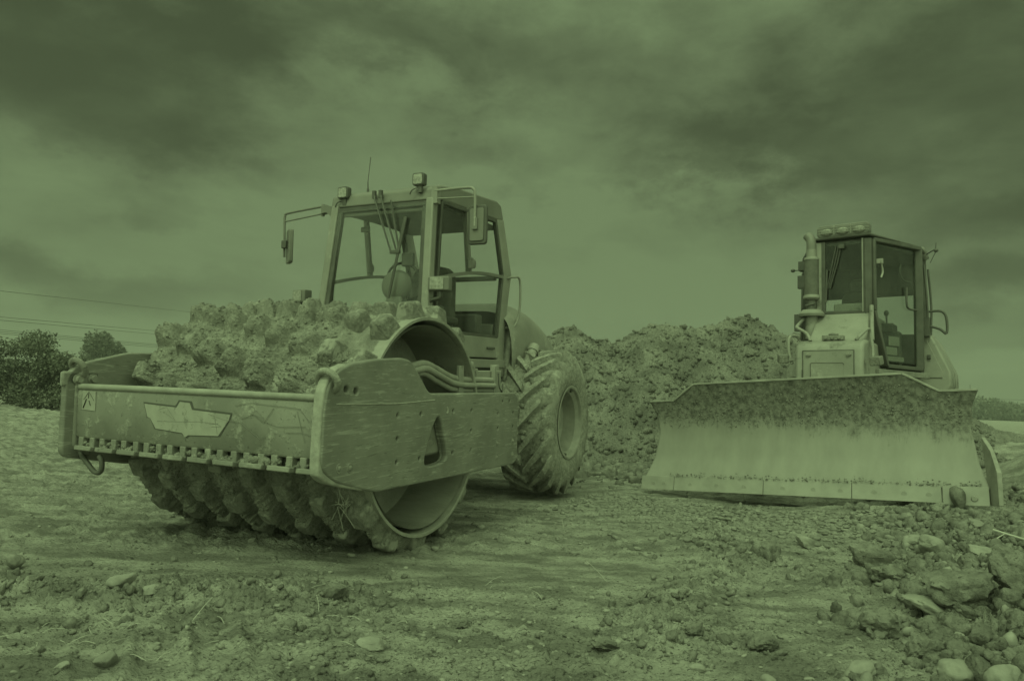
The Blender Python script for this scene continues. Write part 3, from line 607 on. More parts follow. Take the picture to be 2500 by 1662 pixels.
# front beam (C section with rounded top), y -2.02 .. .03
prof = [(1.06, -.10), (1.115, -.112), (1.13, -.09), (1.13, .19), (1.118, .222), (1.09, .236), (.98, .236), (.98, .20), (1.06, .195)]
mb = FB(); mb.prism(prof, 1, -2.03, .035); beam = mb.build('front_beam', 'beam', RO, 40, .008)
mb = FB(); mb.tube([(1.118, -2.02, .228), (1.118, -1.2, .230), (1.118, .03, .228)], .021, 12, 4); mb.build('top_edge', 'rim', beam, 60)
mb = FB(); mb.prism([(1.0, -.24), (1.09, -.235), (1.155, -.17), (1.15, .23), (1.12, .31), (1.05, .33), (1.0, .2)], 1, -2.14, -2.03); mb.build('beam_end', 'beam', RO, 40, .03, 4)
mb = FB()
for yy in (-2.11, -2.06): mb.box((1.155, yy, 0.02), (.012, .012, .38))
mb.build('weld_seam', 'flange', beam, 40)
bx_ = 1.131
def sticker(name, pts, material, parent, th=.003, x0=bx_): return FB().prism(pts, 0, x0, x0+th).build(name, material, parent, 40)
lp = [(-1.378, .142), (-1.095, .130), (-1.068, .166), (-.985, .162), (-.965, .122), (-.655, .108), (-.665, .075), (-.745, -.02), (-.99, -.03), (-1.015, -.045), (-1.04, -.02), (-1.27, -.006), (-1.32, .056), (-1.345, .062)]
sticker('badge_border', [(y_*1.0+(-.012 if y_ < -1.02 else .012), z_+(.011 if z_ > .05 else -.004)) for y_, z_ in lp], 'ink', beam, .002)
bd = sticker('badge', lp, 'decal', beam, .0045)
wl = sticker('warning_decal', [(-1.968, .205), (-1.84, .200), (-1.84, .075), (-1.972, .08)], 'decal', beam, .004)
mb = FB(); tri = [(-1.955, .145), (-1.905, .198), (-1.852, .14)]
for a, b in ((0, 1), (1, 2)): mb.beam((bx_+.005, *tri[a]), (bx_+.005, *tri[b]), .002, .003, (1, 0, 0))
mb.beam((bx_+.005, -1.905, .185), (bx_+.005, -1.905, .155), .002, .008, (1, 0, 0)); mb.beam((bx_+.005, -1.925, .15), (bx_+.005, -1.955, .09), .002, .012, (1, 0, 0)); mb.beam((bx_+.005, -1.9, .14), (bx_+.005, -1.885, .11), .002, .01, (1, 0, 0))
mb.build('pictogram', 'ink', wl, 40)
# scratched scribbles over the badge and the beam face
rs = random.Random(3); mb = FB()
for pts in ([(-.64, .145), (-.56, .09), (-.48, .12), (-.40, .075), (-.33, .16)], [(-.62, .165), (-.5, .185), (-.3, .175), (-.14, .165), (-.08, .1)], [(-.83, .105), (-.7, .075), (-.58, .07), (-.42, -.02), (-.38, .0)],
            [(-1.25, .11), (-1.18, .13), (-1.1, .05), (-1.2, .10)], [(-1.26, .04), (-1.1, .045), (-.9, .055), (-.75, .05)], [(-.82, .045), (-.76, .05), (-.72, .035), (-.80, .03)], [(-.45, .10), (-.3, .06), (-.1, .07)],
            [(-.78, .10), (-.75, -.01)], [(-.5, .17), (-.40, .10), (-.52, .13)], [(-.16, .15), (-.1, -.02)], [(-.25, .03), (-.12, .035), (-.05, .02)]):
    mb.tube([(bx_+.0045, *p) for p in pts], .0014, 5, 1)
mb.build('scratch_marks', 'frame', beam, 60)
# scraper comb below the beam
for k in range(10):
    yc = -1.92+k*.207
    mb = FB(); mb.box((1.10, yc, -.178), (.12, .165, .03), (0, -.15, rs.uniform(-.03, .03)))
    for dy in (-.055, .055): mb.box((1.108, yc+dy, -.135), (.05, .045, .07))
    mb.build('scraper_tooth', 'beam', RO, 40, .006)
mb = FB(); mb.box((1.04, -1.0, -.15), (.06, 2.05, .09)); mb.build('scraper_bar', 'dark', RO, 40, .01)
bmx = MB(OFF)
rg2 = np.random.default_rng(31); Vs = []; Fs = []; b0 = 0
for k in range(260):
    V, Fc = rock_shape(2, rg2, 9, .15); s_ = rg2.uniform(.006, .024); c = np.array([1.10+rg2.uniform(-.03, .035), rg2.uniform(-1.98, 0), -.15+rg2.uniform(-.02, .02)])-np.array(OFF); Vs.append(V*s_+c); Fs.append(Fc+b0); b0 += len(V)
tagp(link('mud_crumbs', npmesh('mud_crumbs', np.concatenate(Vs), np.concatenate(Fs), False), 'mud', RO), kind='stuff')
# mud lumps stuck to the drum
rg2 = np.random.default_rng(33); Vs = []; Fs = []; b0 = 0
for k in range(9000):
    t = rg2.uniform(-2.2, 2.4); yy = rg2.uniform(DW0+.05, DW1-.1); q = (int((t % (2*pi))/(2*pi)*tn_) % tn_, int((yy-DW0)/(DW1-.03-DW0)*(yn_-1)))
    if cover[q] < .2: continue
    V, Fc = rock_shape(1, rg2, 9, .15) if k < 60 else (None, None)
    if k < 60: Vs_ = globals().setdefault('_sh', []); Vs_.append((V, Fc))
    V, Fc = _sh[k % len(_sh)]; s_ = .003+.012*rg2.random()**3; V = V @ rmat(rg2).T; r2_ = rr[q]+s_*.1
    Vs.append(V*s_+np.array([r2_*cos(t), yy, r2_*sin(t)])-np.array(OFF)); Fs.append(Fc+b0); b0 += len(V)
tagp(link('mud_crumbs', npmesh('mud_crumbs', np.concatenate(Vs), np.concatenate(Fs), False), 'mud', drum), kind='stuff')
# rear cross member, chassis, hoses
mb = FB(); mb.box((-1.2, -.98, -.1), (.14, 1.9, .42)); mb.box((-.02, -.02, -.05), (.30, .10, .30)); mb.build('rear_crossmember', 'frame', RO, 40, .02)
mb = FB(); mb.box((-2.6, -1.175, .02), (2.9, .75, .5)); mb.box((-1.8, -1.175, .22), (1.3, 1.1, .14)); mb.box((-3.0, -1.175, -.18), (.3, 1.5, .3)); mb.build('chassis', 'frame', RO, 40, .03)
mb = FB(); mb.box((-.98, -.12, .28), (.58, .14, .20)); mb.box((-1.22, -.09, .30), (.06, .06, .26)); mb.box((-.72, -.06, .36), (.16, .05, .08)); hb_ = mb.build('hose_bracket_box', 'pale', RO, 40, .006)
mb = FB(); mb.box((-.49, -.03, .30), (.07, .03, .24)); mb.box((-1.08, -.03, .31), (.04, .03, .22)); mb.box((-.49, -.1, .22), (.10, .1, .1)); mb.build('hose_clamp', 'pale', RO, 40, .004)
for j, (dz, dy, st_) in enumerate(((.0, -.05, 0), (-.045, -.03, 0), (-.085, -.055, 0))):
    mb = FB(); mb.tube([(.40, dy-.05, .37+dz*.5), (.16, dy, .41+dz*.75), (.0, dy, .43+dz*.8), (-.18, dy, .39+dz), (-.38, dy, .335+dz), (-.55, dy+.01, .315+dz), (-.8, dy+.015, .308+dz), (-1.07, dy+.01, .30+dz)], .0235, 12, 6); mb.build('hydraulic_hose', 'hose', RO, 60)
mb = FB(); mb.tube([(-1.15, -.02, .36), (-1.13, .0, .25), (-1.17, .01, .21), (-1.2, .0, .27)], .006, 6, 5); mb.build('cable', 'black', RO, 60)

# ---- cab
YN, YF = -.60, -1.75
mb = FB(); rp = [(-1.0, 1.86), (-1.02, 1.97), (-1.10, 2.015), (-1.45, 2.07), (-2.26, 2.135), (-2.36, 2.11), (-2.43, 1.965), (-2.3, 1.935), (-1.12, 1.88)]
mb.prism(rp, 1, YF+.02, YN); roof = mb.build('roof', 'roof', RO, 30, .02, 3)
mb = FB(); mb.box((-1.02, -1.17, 1.835), (.05, 1.08, .045)); mb.build('header_trim', 'black', roof, 40, .006)
mb = FB(); mb.box((-1.045, -1.17, 1.795), (.03, 1.0, .03)); mb.build('header_trim', 'paint', roof, 40, .006)
mb = FB(); mb.box((-1.75, -1.175, 1.87), (1.2, 1.04, .05)); mb.build('ceiling_lining', 'dark', roof, 40, .02)
for side, (yb_, yt) in (('n', (YN-.03, YN-.045)), ('f', (YF-.06, YF+.08))):
    s_ = -1 if side == 'n' else 1
    mb = FB(); mb.beam((-.93, yb_, .30), (-1.03, yt, 1.88), .075, .085, (1, 0, 0)); pi_ = mb.build('front_pillar', 'paint', RO, 30, .012)
    mb = FB(); mb.beam((-.925, yb_+s_*.058, .32), (-1.025, yt+s_*.058, 1.85), .045, .05, (1, 0, 0)); mb.build('window_seal', 'black', pi_, 30, .008)
    mb = FB(); mb.beam((-1.0, yb_+.0, .32), (-1.10, yt, 1.87), .04, .03, (1, 0, 0)); mb.build('window_seal', 'black', pi_, 30, .004)
for nm, y0 in (('n', YN), ('f', YF)):
    s_ = 1 if nm == 'n' else -1
    rpp = [(-2.33, .30), (-2.35, .70), (-2.47, 1.39), (-2.27, 1.95), (-2.43, 1.97), (-2.66, 1.41), (-2.52, .82), (-2.50, .30)]
    mb = FB(); mb.prism(rpp, 1, y0-.06, y0); rpil = mb.build('rear_pillar', 'paint', RO, 30, .012)
    # door: frame, curved mid bar, glass
    fr_pts = [(-1.07, .72), (-1.14, 1.87), (-2.25, 1.92), (-2.44, 1.39), (-2.335, .72)]
    mb = FB(); q = fr_pts+[fr_pts[0]]
    for a, b in zip(q[:-1], q[1:]): mb.beam((a[0], y0-.02, a[1]), (b[0], y0-.02, b[1]), .032, .045, (0, 1, 0))
    door = mb.build('door', 'black', RO, 30, .006)
    mb = FB(); mb.path([(-1.11, y0-.02, 1.18), (-1.4, y0-.02, 1.25), (-1.75, y0-.02, 1.315), (-2.1, y0-.02, 1.35), (-2.44, y0-.02, 1.36)], .03, .05, (0, 1, 0), 4); mb.build('mid_rail', 'paintdk', door, 40)
    mb = FB(); mb.beam((-1.61, y0-.025, 1.92), (-1.71, y0-.025, 1.31), .035, .055, (0, 1, 0)); mb.build('door_post', 'paintdk', door, 40, .006)
    mb = FB(); mb.prism([(-1.08, .74), (-1.14, 1.86), (-2.25, 1.91), (-2.43, 1.39), (-2.33, .74)], 1, y0-.024, y0-.018); mb.build('door_glass', 'glass', door, 30)
    mb = FB(); mb.box((-1.68, y0+.012*s_, 1.40), (.05, .03, .10)); mb.ell((-1.73, y0+.02*s_, 1.40), (.035, .015, .045)); mb.build('door_latch', 'paintdk', door, 40)
    mb = FB(); mb.prism([(-.95, .50), (-.95, .71), (-2.345, .71), (-2.345, .50)], 1, y0-.05, y0+.004); lpn = mb.build('lower_panel', 'paint', RO, 30, .01)
    mb = FB(); mb.box((-2.15, y0+.015*s_, .60), (.16, .025, .025)); mb.build('door_handle', 'black', lpn, 30, .006)
    mb = FB(); mb.prism([(-.95, .40), (-.95, .485), (-2.5, .485), (-2.5, .40)], 1, y0-.06, y0+.015); mb.prism([(-.95, .22), (-.95, .33), (-2.45, .33), (-2.45, .22)], 1, y0-.05, y0+.0); mb.build('sill', 'paint', RO, 30, .008)
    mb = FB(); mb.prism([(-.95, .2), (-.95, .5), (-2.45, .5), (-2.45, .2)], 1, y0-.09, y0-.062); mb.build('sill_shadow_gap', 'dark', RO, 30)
    mb = FB(); mb.tube([(-2.55, y0+.0, 1.36), (-2.57, y0+.06*s_, 1.375), (-2.68, y0+.09*s_, 1.35), (-2.68, y0+.09*s_, 1.0), (-2.60, y0+.06*s_, .84), (-2.52, y0+.0, .83)], .013, 8, 5); mb.build('grab_rail', 'paint', RO, 60)
mb = FB(); mb.prism([(-.62, .85), (-.68, 1.84), (-1.65, 1.82), (-1.78, .85)], 0, -.99, -.984); 
ws = mb.build('windscreen', 'glass', RO, 30)
mb = FB(); mb.box((-2.42, -1.175, 1.35), (.05, 1.0, .05)); mb.box((-2.38, -1.175, .76), (.04, 1.0, .2)); mb.box((-2.40, -1.60, 1.1), (.03, .12, .6)); mb.build('rear_wall', 'paintdk', RO, 40, .01)
mb = FB(); mb.box((-1.0, -1.175, .55), (.06, 1.1, .5)); mb.box((-1.7, -1.175, .45), (1.35, 1.05, .06)); mb.build('cab_floor', 'paintdk', RO, 40, .01)
# cab interior
mb = FB(); mb.ell((-1.30, -1.17, 1.155), (.07, .165, .15), 28, 16); pod = mb.build('instrument_pod', 'pod', RO, 180)
mb = FB(); mb.add([(-1.30+a, -1.17+b, c) for c, k in ((.6, 1.1), (1.05, .8)) for a, b in ((-.07*k, -.11*k), (.07*k, -.11*k), (.07*k, .11*k), (-.07*k, .11*k))], [(3, 2, 1, 0), (4, 5, 6, 7), (0, 1, 5, 4), (1, 2, 6, 5), (2, 3, 7, 6), (3, 0, 4, 7)]); mb.build('steering_column', 'pod', RO, 30, .02)
mb = FB(); pts = [(-1.43+.06*sin(a), -1.17+.19*cos(a), 1.21+.17*sin(a)) for a in [2*pi*i/24 for i in range(25)]]; mb.tube(pts, .013, 8, 1); mb.beam((-1.43, -1.35, 1.21), (-1.43, -.99, 1.21), .02, .03); mb.build('steering_wheel', 'black', RO, 60)
mb = FB(); mb.prism(rounded(-1.42, -.94, .78, 1.42, .13), 0, -2.05, -1.93); mb.box((-1.82, -1.18, .78), (.42, .46, .12)); mb.box((-1.82, -1.18, .62), (.3, .3, .25)); st0 = mb.build('seat', 'seat', RO, 40, .03, 3)
mb = FB(); mb.ell((-2.0, -1.18, 1.34), (.06, .19, .10)); mb.build('headrest', 'pod', st0, 180)
for yy in (-.90, -1.46):
    mb = FB(); mb.box((-1.72, yy, .86), (.45, .10, .07)); mb.box((-1.55, yy, .78), (.14, .12, .22)); mb.build('arm_console', 'black', RO, 40, .02)
mb = FB(); mb.tube([(-1.55, -.9, .9), (-1.53, -.9, 1.0)], .008, 6, 1); mb.ell((-1.53, -.9, 1.02), (.02, .02, .03)); mb.build('control_lever', 'black', RO, 60)
mb = FB(); mb.box((-1.30, -.78, .84), (.22, .14, .26)); mb.box((-1.22, -.78, 1.03), (.05, .10, .06)); mb.box((-2.2, -.9, .85), (.14, .3, .2)); mb.build('control_box', 'black', RO, 40, .02)
mb = FB(); mb.box((-1.17, -1.45, 1.68), (.02, .1, .05)); mb.box((-1.1, -.92, 1.36), (.04, .12, .12)); mb.build('inside_mirror', 'black', RO, 40, .008)
for a in (-1.0, -1.12):
    mb = FB(); mb.tube([(-2.2, a, .5), (-2.0, a+.1, .75), (-1.9, a, .6)], .012, 6, 4); mb.build('harness', 'black', RO, 60)
mb = FB(); mb.tube([(-2.3, -1.6, 1.02), (-2.2, -1.6, 1.05), (-2.12, -1.6, 1.02), (-2.1, -1.6, .7)], .016, 8, 4); mb.build('inner_rail', 'black', RO, 60)
# wipers
for a, b in ((-1.20, -.03), (-1.13, .03)):
    mb = FB(); mb.tube([(-.985, a-.02, 1.97), (-.955, a-.0, 1.90), (-.965, -.99+b, 1.42)], .0085, 6, 1); mb.box((-.975, a-.02, 1.945), (.03, .03, .07)); mb.build('wiper_arm', 'black', RO, 40)
mb = FB(); mb.beam((-.962, -.87, 1.72), (-.955, -.93, 1.42), .012, .03, (0, 1, 0)); mb.beam((-.955, -.93, 1.42), (-.948, -1.02, 1.00), .012, .026, (0, 1, 0)); mb.beam((-.96, -1.03, 1.88), (-.955, -.93, 1.45), .01, .016, (0, 1, 0)); mb.box((-.955, -.965, 1.41), (.03, .10, .03)); mb.build('wiper_blade', 'black', RO, 40, .003)
# roof work lamps, aerial
for c in ((-.985, -1.585, 2.0), (-.965, -.755, 2.045)):
    mb = FB(); mb.prism([(c[1]+p, c[2]+q) for p, q in rounded(-.058, .058, -.056, .056, .02)], 0, c[0]-.06, c[0]); lm = mb.build('work_lamp', 'black', RO, 30, .006)
    mb = FB(); mb.prism([(c[1]+p, c[2]+q) for p, q in rounded(-.045, .045, -.043, .043, .014)], 0, c[0]+.001, c[0]+.006); mb.build('lamp_lens', 'lens', lm, 30)
    mb = FB(); mb.box((c[0]-.03, c[1]+.01, c[2]-.085), (.03, .04, .06)); mb.tube([(c[0]-.03, c[1]+.02, c[2]-.06), (c[0], c[1]-.05, c[2]-.09), (c[0], c[1]-.08, c[2]-.13)], .006, 6, 4); mb.build('lamp_bracket', 'black', lm, 40)
mb = FB(); mb.tube([(-1.15, -1.42, 2.0), (-1.15, -1.42, 2.06)], .012, 8, 1); mb.tube([(-1.15, -1.42, 2.05), (-1.15, -1.425, 2.13)], .008, 6, 1, .005); mb.tube([(-1.15, -1.425, 2.12), (-1.15, -1.40, 2.36)], .0035, 5, 1); mb.build('aerial', 'black', RO, 60)
# side mirrors
mb = FB(); mb.tube([(-1.0, -.60, 1.935), (-1.0, -.30, 1.935), (-1.0, -.225, 1.92), (-1.0, -.205, 1.86), (-1.0, -.20, 1.6)], .0125, 8, 5); mb.tube([(-1.0, -.60, 1.865), (-1.0, -.21, 1.85)], .007, 6, 1); mb.box((-1.02, -.60, 1.9), (.06, .06, .15)); arm = mb.build('mirror_arm', 'paint', RO, 60)
mb = FB(); mb.prism([(-.19+p, 1.615+q) for p, q in rounded(-.088, .088, -.168, .168, .028)], 0, -1.055, -1.02); mr_ = mb.build('side_mirror', 'black', RO, 30, .008)
mb = FB(); mb.prism([(-.19+p, 1.615+q) for p, q in rounded(-.065, .065, -.14, .14, .02)], 0, -1.02, -1.01); mb.box((-1.005, -.20, 1.62), (.03, .05, .10)); mb.build('mirror_back', 'paintdk', mr_, 30, .004)
mb = FB(); mb.tube([(-1.05, -1.86, 1.905), (-1.05, -2.28, 1.87), (-1.05, -2.325, 1.84), (-1.05, -2.33, 1.80), (-1.05, -2.32, 1.44)], .0115, 8, 5); mb.tube([(-1.05, -1.86, 1.835), (-1.05, -2.32, 1.79)], .008, 6, 1); mb.tube([(-1.05, -1.86, 1.81), (-1.05, -1.86, 1.925)], .016, 8, 1)
mb.prism([(-1.86, 1.83), (-1.86, 1.90), (-1.80, 1.91), (-1.69, 1.87), (-1.70, 1.78), (-1.75, 1.80), (-1.80, 1.84)], 0, -1.08, -1.02); mb.build('mirror_arm', 'paintdk', RO, 60, .004)
mb = MB(OFF, Matrix.Translation((-1.05, -2.255, 1.54)) @ Matrix.Rotation(radians(-38), 4, 'Z')); mb.prism([(p, q) for p, q in rounded(-.085, .085, -.165, .165, .028)], 0, -.02, .02); mr_ = mb.build('side_mirror', 'pod', RO, 30, .008)
mb = FB(); mb.box((-1.03, -2.30, 1.56), (.04, .06, .08)); mb.build('mirror_clamp', 'black', mr_, 30, .008)
# head lamps on stalks
for c, fl in (((-.93, -.50, 1.115), 1), ((-1.05, -2.13, 1.055), -1)):
    a_ = radians(12)*fl; X_ = Matrix.Translation(c) @ Matrix.Rotation(a_, 4, 'Z')
    mb = MB(OFF, X_); mb.prism(rounded(-.095, .095, -.062, .062, .015), 0, -.09, .0); hl = mb.build('head_lamp', 'pod', RO, 30, .01)
    mb = MB(OFF, X_); mb.prism(rounded(-.075, .045 if fl > 0 else .05, -.05, .05, .01), 0, .001, .008); mb.build('lamp_lens', 'lens', hl, 30)
    mb = MB(OFF, X_); mb.tube([(-.04, 0, -.06), (-.04, 0, -.12), (-.06, -.08*fl, -.14), (-.1, -.17*fl, -.22), (-.1, -.17*fl, -.4)], .018, 8, 5); mb.build('lamp_stalk', 'black', hl, 60)
# engine hood: smooth dome behind the cab
sp_ = [(-2.48, .98), (-2.7, 1.08), (-2.95, 1.075), (-3.2, 1.04), (-3.5, .965), (-3.75, .87), (-3.95, .77), (-4.08, .66), (-4.14, .52), (-4.16, .3)]
sx = catmull([(a, 0, b) for a, b in sp_], 5); nu = 25; vs = []; fs = []
for p in sx:
    hw = .68*(1-.10*((p.x+2.5)/-1.7)**2)
    for j in range(nu):
        a = pi*j/(nu-1); ca_, sa_ = cos(a), sin(a); vs.append((p.x, -1.175+hw*np.sign(ca_)*abs(ca_)**.35, .0+(p.z+.03)*abs(sa_)**.35))
for i in range(len(sx)-1): fs += [(i*nu+j, i*nu+j+1, (i+1)*nu+j+1, (i+1)*nu+j) for j in range(nu-1)]
mb = FB(); mb.add(vs, fs); mb.add([vs[(len(sx)-1)*nu+j] for j in range(nu)], [tuple(range(nu))]); hood = mb.build('engine_hood', 'paint', RO, 60)
mb = FB(); mb.box((-4.02, -.72, .60), (.16, .30, .12)); mb.build('reflector_panel', 'decal', hood, 30, .01)
mb = FB(); mb.tube([(-2.58, -.42, .28), (-2.66, -.42, .38), (-2.84, -.42, .56), (-2.88, -.42, .60)], .055, 14, 3); mb.tube([(-2.86, -.42, .58), (-2.92, -.42, .64)], .066, 14, 1); mb.build('filler_neck', 'paint', RO, 40)
mb = FB(); mb.prism([(-2.50, .25), (-2.56, .60), (-2.62, .95), (-2.9, .97), (-2.9, .45), (-2.7, .25)], 1, -.72, -.56); mb.build('fender', 'paint', RO, 40, .03, 3)

# ---- rear wheels
def wheel(yo, s_):
    c = (-2.97, yo, -.175); y = lambda t: -t*s_
    wroot = bpy.data.objects.new('wheel', None); COL.objects.link(wroot); wroot.parent = RO; wroot.location = Vector(c)-OFF
    def WB(): return MB((0, 0, 0))
    pr = [(.38, .02), (.42, .0), (.50, -.015), (.60, -.005), (.67, .03), (.705, .085), (.715, .2), (.72, .3), (.715, .4), (.705, .515), (.67, .57), (.6, .605), (.5, .61), (.38, .58)]
    mb = WB(); mb.lathe([(r_, y(h_)) for r_, h_ in pr], (0, 0, 0), 1, 72)
    nl = 19
    for side in (0, 1):
        for k in range(nl):
            t0 = 2*pi*(k+.5*side)/nl+.03*sin(k*7.3+side); sec = []
            for j in range(11):
                u_ = j/10
                if side == 0: h_ = .30-.30*u_+.0
                else: h_ = .30+.30*u_
                if u_ > .86: rad_ = .70-(u_-.86)*.75
                else: rad_ = .712-.01*u_
                ang = t0+ .46*u_; wd_ = (.034+.014*u_); hh = .07 if u_ < .88 else .045
                sec.append((h_, rad_, ang, wd_, hh))
            vs = []; fs = []
            for h_, rad_, ang, wd_, hh in sec:
                for da, rr2 in ((-wd_*1.5, rad_-.015), (-wd_*.85, rad_+hh), (wd_*.85, rad_+hh), (wd_*1.5, rad_-.015)):
                    a = ang+da/.75; vs.append((rr2*cos(a), y(h_), rr2*sin(a)))
            for j in range(10): fs += [(j*4+i, j*4+i+1, (j+1)*4+i+1, (j+1)*4+i) for i in range(3)]
            fs += [(3, 2, 1, 0), (40, 41, 42, 43)]; mb.add(vs, fs)
    ty_ = mb.build('tyre', 'tyre', wroot, 40)
    rg3 = np.random.default_rng(5); sh_ = [rock_shape(2, rg3, 9, .25) for _ in range(8)]; Vs = []; Fs = []; b0 = 0
    for k in range(1400):
        V, Fc = sh_[k % 8]; a = rg3.uniform(0, 2*pi); h_ = rg3.uniform(.05, .55); sz_ = .008+.034*rg3.random()**3; V = (V @ rmat(rg3).T)*sz_; rad_ = .712-.03*abs(h_-.3)/.3
        if h_ < .06 or h_ > .54: rad_ -= .03
        Vs.append(V+np.array([rad_*cos(a), y(h_), rad_*sin(a)])); Fs.append(Fc+b0); b0 += len(V)
    tagp(link('mud_crumbs', npmesh('mud_crumbs', np.concatenate(Vs), np.concatenate(Fs), True), 'mud', ty_), kind='stuff')
    mb = WB(); mb.lathe([(.40, y(.0)), (.385, y(-.005)), (.37, y(.0)), (.362, y(.03)), (.335, y(.05)), (.325, y(.06)), (.31, y(.2)), (.25, y(.24)), (.12, y(.24)), (.11, y(.16)), (.0, y(.16))], (0, 0, 0), 1, 56)
    for k in range(8): mb.lathe([(.0, y(.20)), (.02, y(.20)), (.02, y(.24))], (.18*cos(k*pi/4), 0, .18*sin(k*pi/4)), 1, 6)
    mb.build('rim', 'rim', wroot, 35)
    mb = WB(); mb.tube([(.12, y(.04), -.33), (.12, y(.0), -.335)], .014, 6, 1); mb.box((-.10, y(.03), .345), (.07, .02, .03), (0, .3, 0)); mb.build('valve', 'dark', wroot, 35)
wheel(0.0, 1); wheel(-2.35, -1)

# ------------------------------------------------------------------ bulldozer
DO = Vector((2.95, 7.1, 0.)); DYAW = radians(-128); DM = Matrix.Translation(DO) @ Matrix.Rotation(DYAW, 4, 'Z')
BM = Matrix.Translation((2.996, 7.169, .144)) @ Euler((radians(3.53), radians(-4.57), radians(-127.94)), 'XYZ').to_matrix().to_4x4()
DOFF = Vector((-2.5, 0, 0)); BX = DM.inverted() @ BM
DZ = empty('bulldozer', DM @ Matrix.Translation(DOFF), 'pale bulldozer with lowered wide blade and narrow dark glass cab', 'bulldozer')
def DB(): return MB(DOFF)
def BB(): return MB(DOFF, BX)
# blade moldboard
pz = [0.13, .2, .35, .5, .65, .8, .95, 1.05, 1.2]; pxx = [.085, .05, -.03, -.07, -.09, -.08, -.035, .01, .09]
hwz = [0.0, .13, .35, .68, .9, 1.03, 1.3]; hww = [1.70, 1.665, 1.60, 1.555, 1.585, 1.64, 1.66]
nyb, nzb = 181, 60; vs = []; _c = catmull([(a_, 0, b_) for a_, b_ in zip(pxx, pz)], 8); pz = [p.z for p in _c]; pxx = [p.x for p in _c]
for i in range(nyb):
    t = -1+2*i/(nyb-1)
    for j in range(nzb):
        yb2 = abs(t)*1.65; zt = float(np.interp(yb2, [0, 1.05, 1.34, 1.65], [1.2, 1.2, 1.03, 1.03]))
        z_ = .13+(zt-.13)*j/(nzb-1); hw_ = float(np.interp(z_, hwz, hww)); 
        vs.append((float(np.interp(z_, pz, pxx)), t*hw_, z_))
fs = [(i*nzb+j, (i+1)*nzb+j, (i+1)*nzb+j+1, i*nzb+j+1) for i in range(nyb-1) for j in range(nzb-1)]
mb = BB(); mb.add(vs, fs); bl = mb.build('blade', 'blade', DZ, 60)
sm = bl.modifiers.new('solid', 'SOLIDIFY'); sm.thickness = .035; sm.offset = 0
me = bl.data
# blade material uses object coordinates: the dirt line follows object z of the tractor frame
mb = BB(); top_ = [vs[i*nzb+nzb-1] for i in range(nyb)]; kp = [0]+[i for i in range(1, nyb-1) if i % 15 == 0 or abs(abs((-1+2*i/(nyb-1))*1.65)-1.34) < .01 or abs(abs((-1+2*i/(nyb-1))*1.65)-1.05) < .01]+[nyb-1]
for a, b in zip(kp[:-1], kp[1:]): mb.beam(top_[a], top_[b], .05, .022)
mb.build('top_lip', 'rim', bl, 40, .004)
mb = BB()
for a, b, mm in ((-1.70, -1.30, 0), (-1.295, -.30, 0), (-.295, .55, 0), (.555, 1.30, 0)):
    mb.prism([(.11, 0), (.14, .0), (.105, .155), (.075, .155)], 1, a, b)
ce = mb.build('cutting_edge', 'edge', bl, 30, .003)
mb = BB(); mb.prism([(.13, -.01), (.165, -.01), (.125, .155), (.095, .155)], 1, 1.31, 1.66); mb.build('end_bit', 'edge', bl, 30, .004)
for yy in (1.44, 1.55): mb = BB(); mb.lathe([(.0, .165), (.02, .165), (.028, .155), (.03, .12)], (0, yy, .05), 0, 14); mb.build('edge_bolt', 'edge', bl, 30)
for yy in (-1.55, -1.42, -1.1, -.8, -.5, -.1, .2, .45, .75, 1.0, 1.2): mb = BB(); mb.lathe([(.0, .128), (.022, .128), (.024, .12)], (0, yy, .07), 0, 12); mb.build('edge_bolt', 'edge', bl, 30)
mb = BB(); mb.add([(.06, 1.655, .155), (.10, 1.655, 0), (.30, 1.73, 0.0), (.30, 1.735, .28), (.10, 1.69, .47), (.0, 1.63, .60)] + [(.06, 1.69, .155), (.10, 1.69, 0), (.29, 1.765, 0.0), (.29, 1.77, .28), (.10, 1.725, .48), (.0, 1.66, .60)], [(0, 1, 2, 3, 4, 5), (11, 10, 9, 8, 7, 6)]+[(i, i+6, (i+1) % 6+6, (i+1) % 6) for i in range(6)])
mb.build('side_wing', 'rim', bl, 30, .004)
# strip of gravel left lying along the edge
rg2 = np.random.default_rng(41); Vs = []; Fs = []; b0 = 0; shp = [rock_shape(1, rg2, 9, .1) for _ in range(10)]
for k in range(450):
    V, Fc = shp[k % 10]; s_ = .005+.014*rg2.random()**2.5; yy = rg2.uniform(-1.35, 1.6); s_ *= .55; wgt = rg2.random(); V = V @ rmat(rg2).T
    c = BX @ Vector((.105+.02*rg2.random(), yy, .155+.02*abs(rg2.normal()))); Vs.append(V*s_+np.array(c-DOFF)); Fs.append(Fc+b0); b0 += len(V)
for k in range(1300):
    V, Fc = shp[k % 10]; s_ = .003+.009*rg2.random()**2.5; yy = rg2.uniform(-1.5, 1.5); z_ = rg2.uniform(.72, 1.12); V = V @ rmat(rg2).T
    if abs(yy) > 1.1 and z_ > 1.0: continue
    c = BX @ Vector((float(np.interp(z_, pz, pxx))+.02, yy, z_)); Vs.append(V*s_+np.array(c-DOFF)); Fs.append(Fc+b0); b0 += len(V)
tagp(link('soil_crumbs', npmesh('soil_crumbs', np.concatenate(Vs), np.concatenate(Fs), False), 'mud', bl), kind='stuff')
rkx = BX @ Vector((.22, 1.42, .06)); rk = rock_shape(4, np.random.default_rng(77), 9, .05); me = npmesh('rock', rk[0]*np.array([.06, .07, .11]), rk[1])
o = link('rock', me, 'clod', None, 38); o.location = DM @ rkx; tagp(o, 'dark pointed rock leaning on the right end of the blade edge', 'rock')
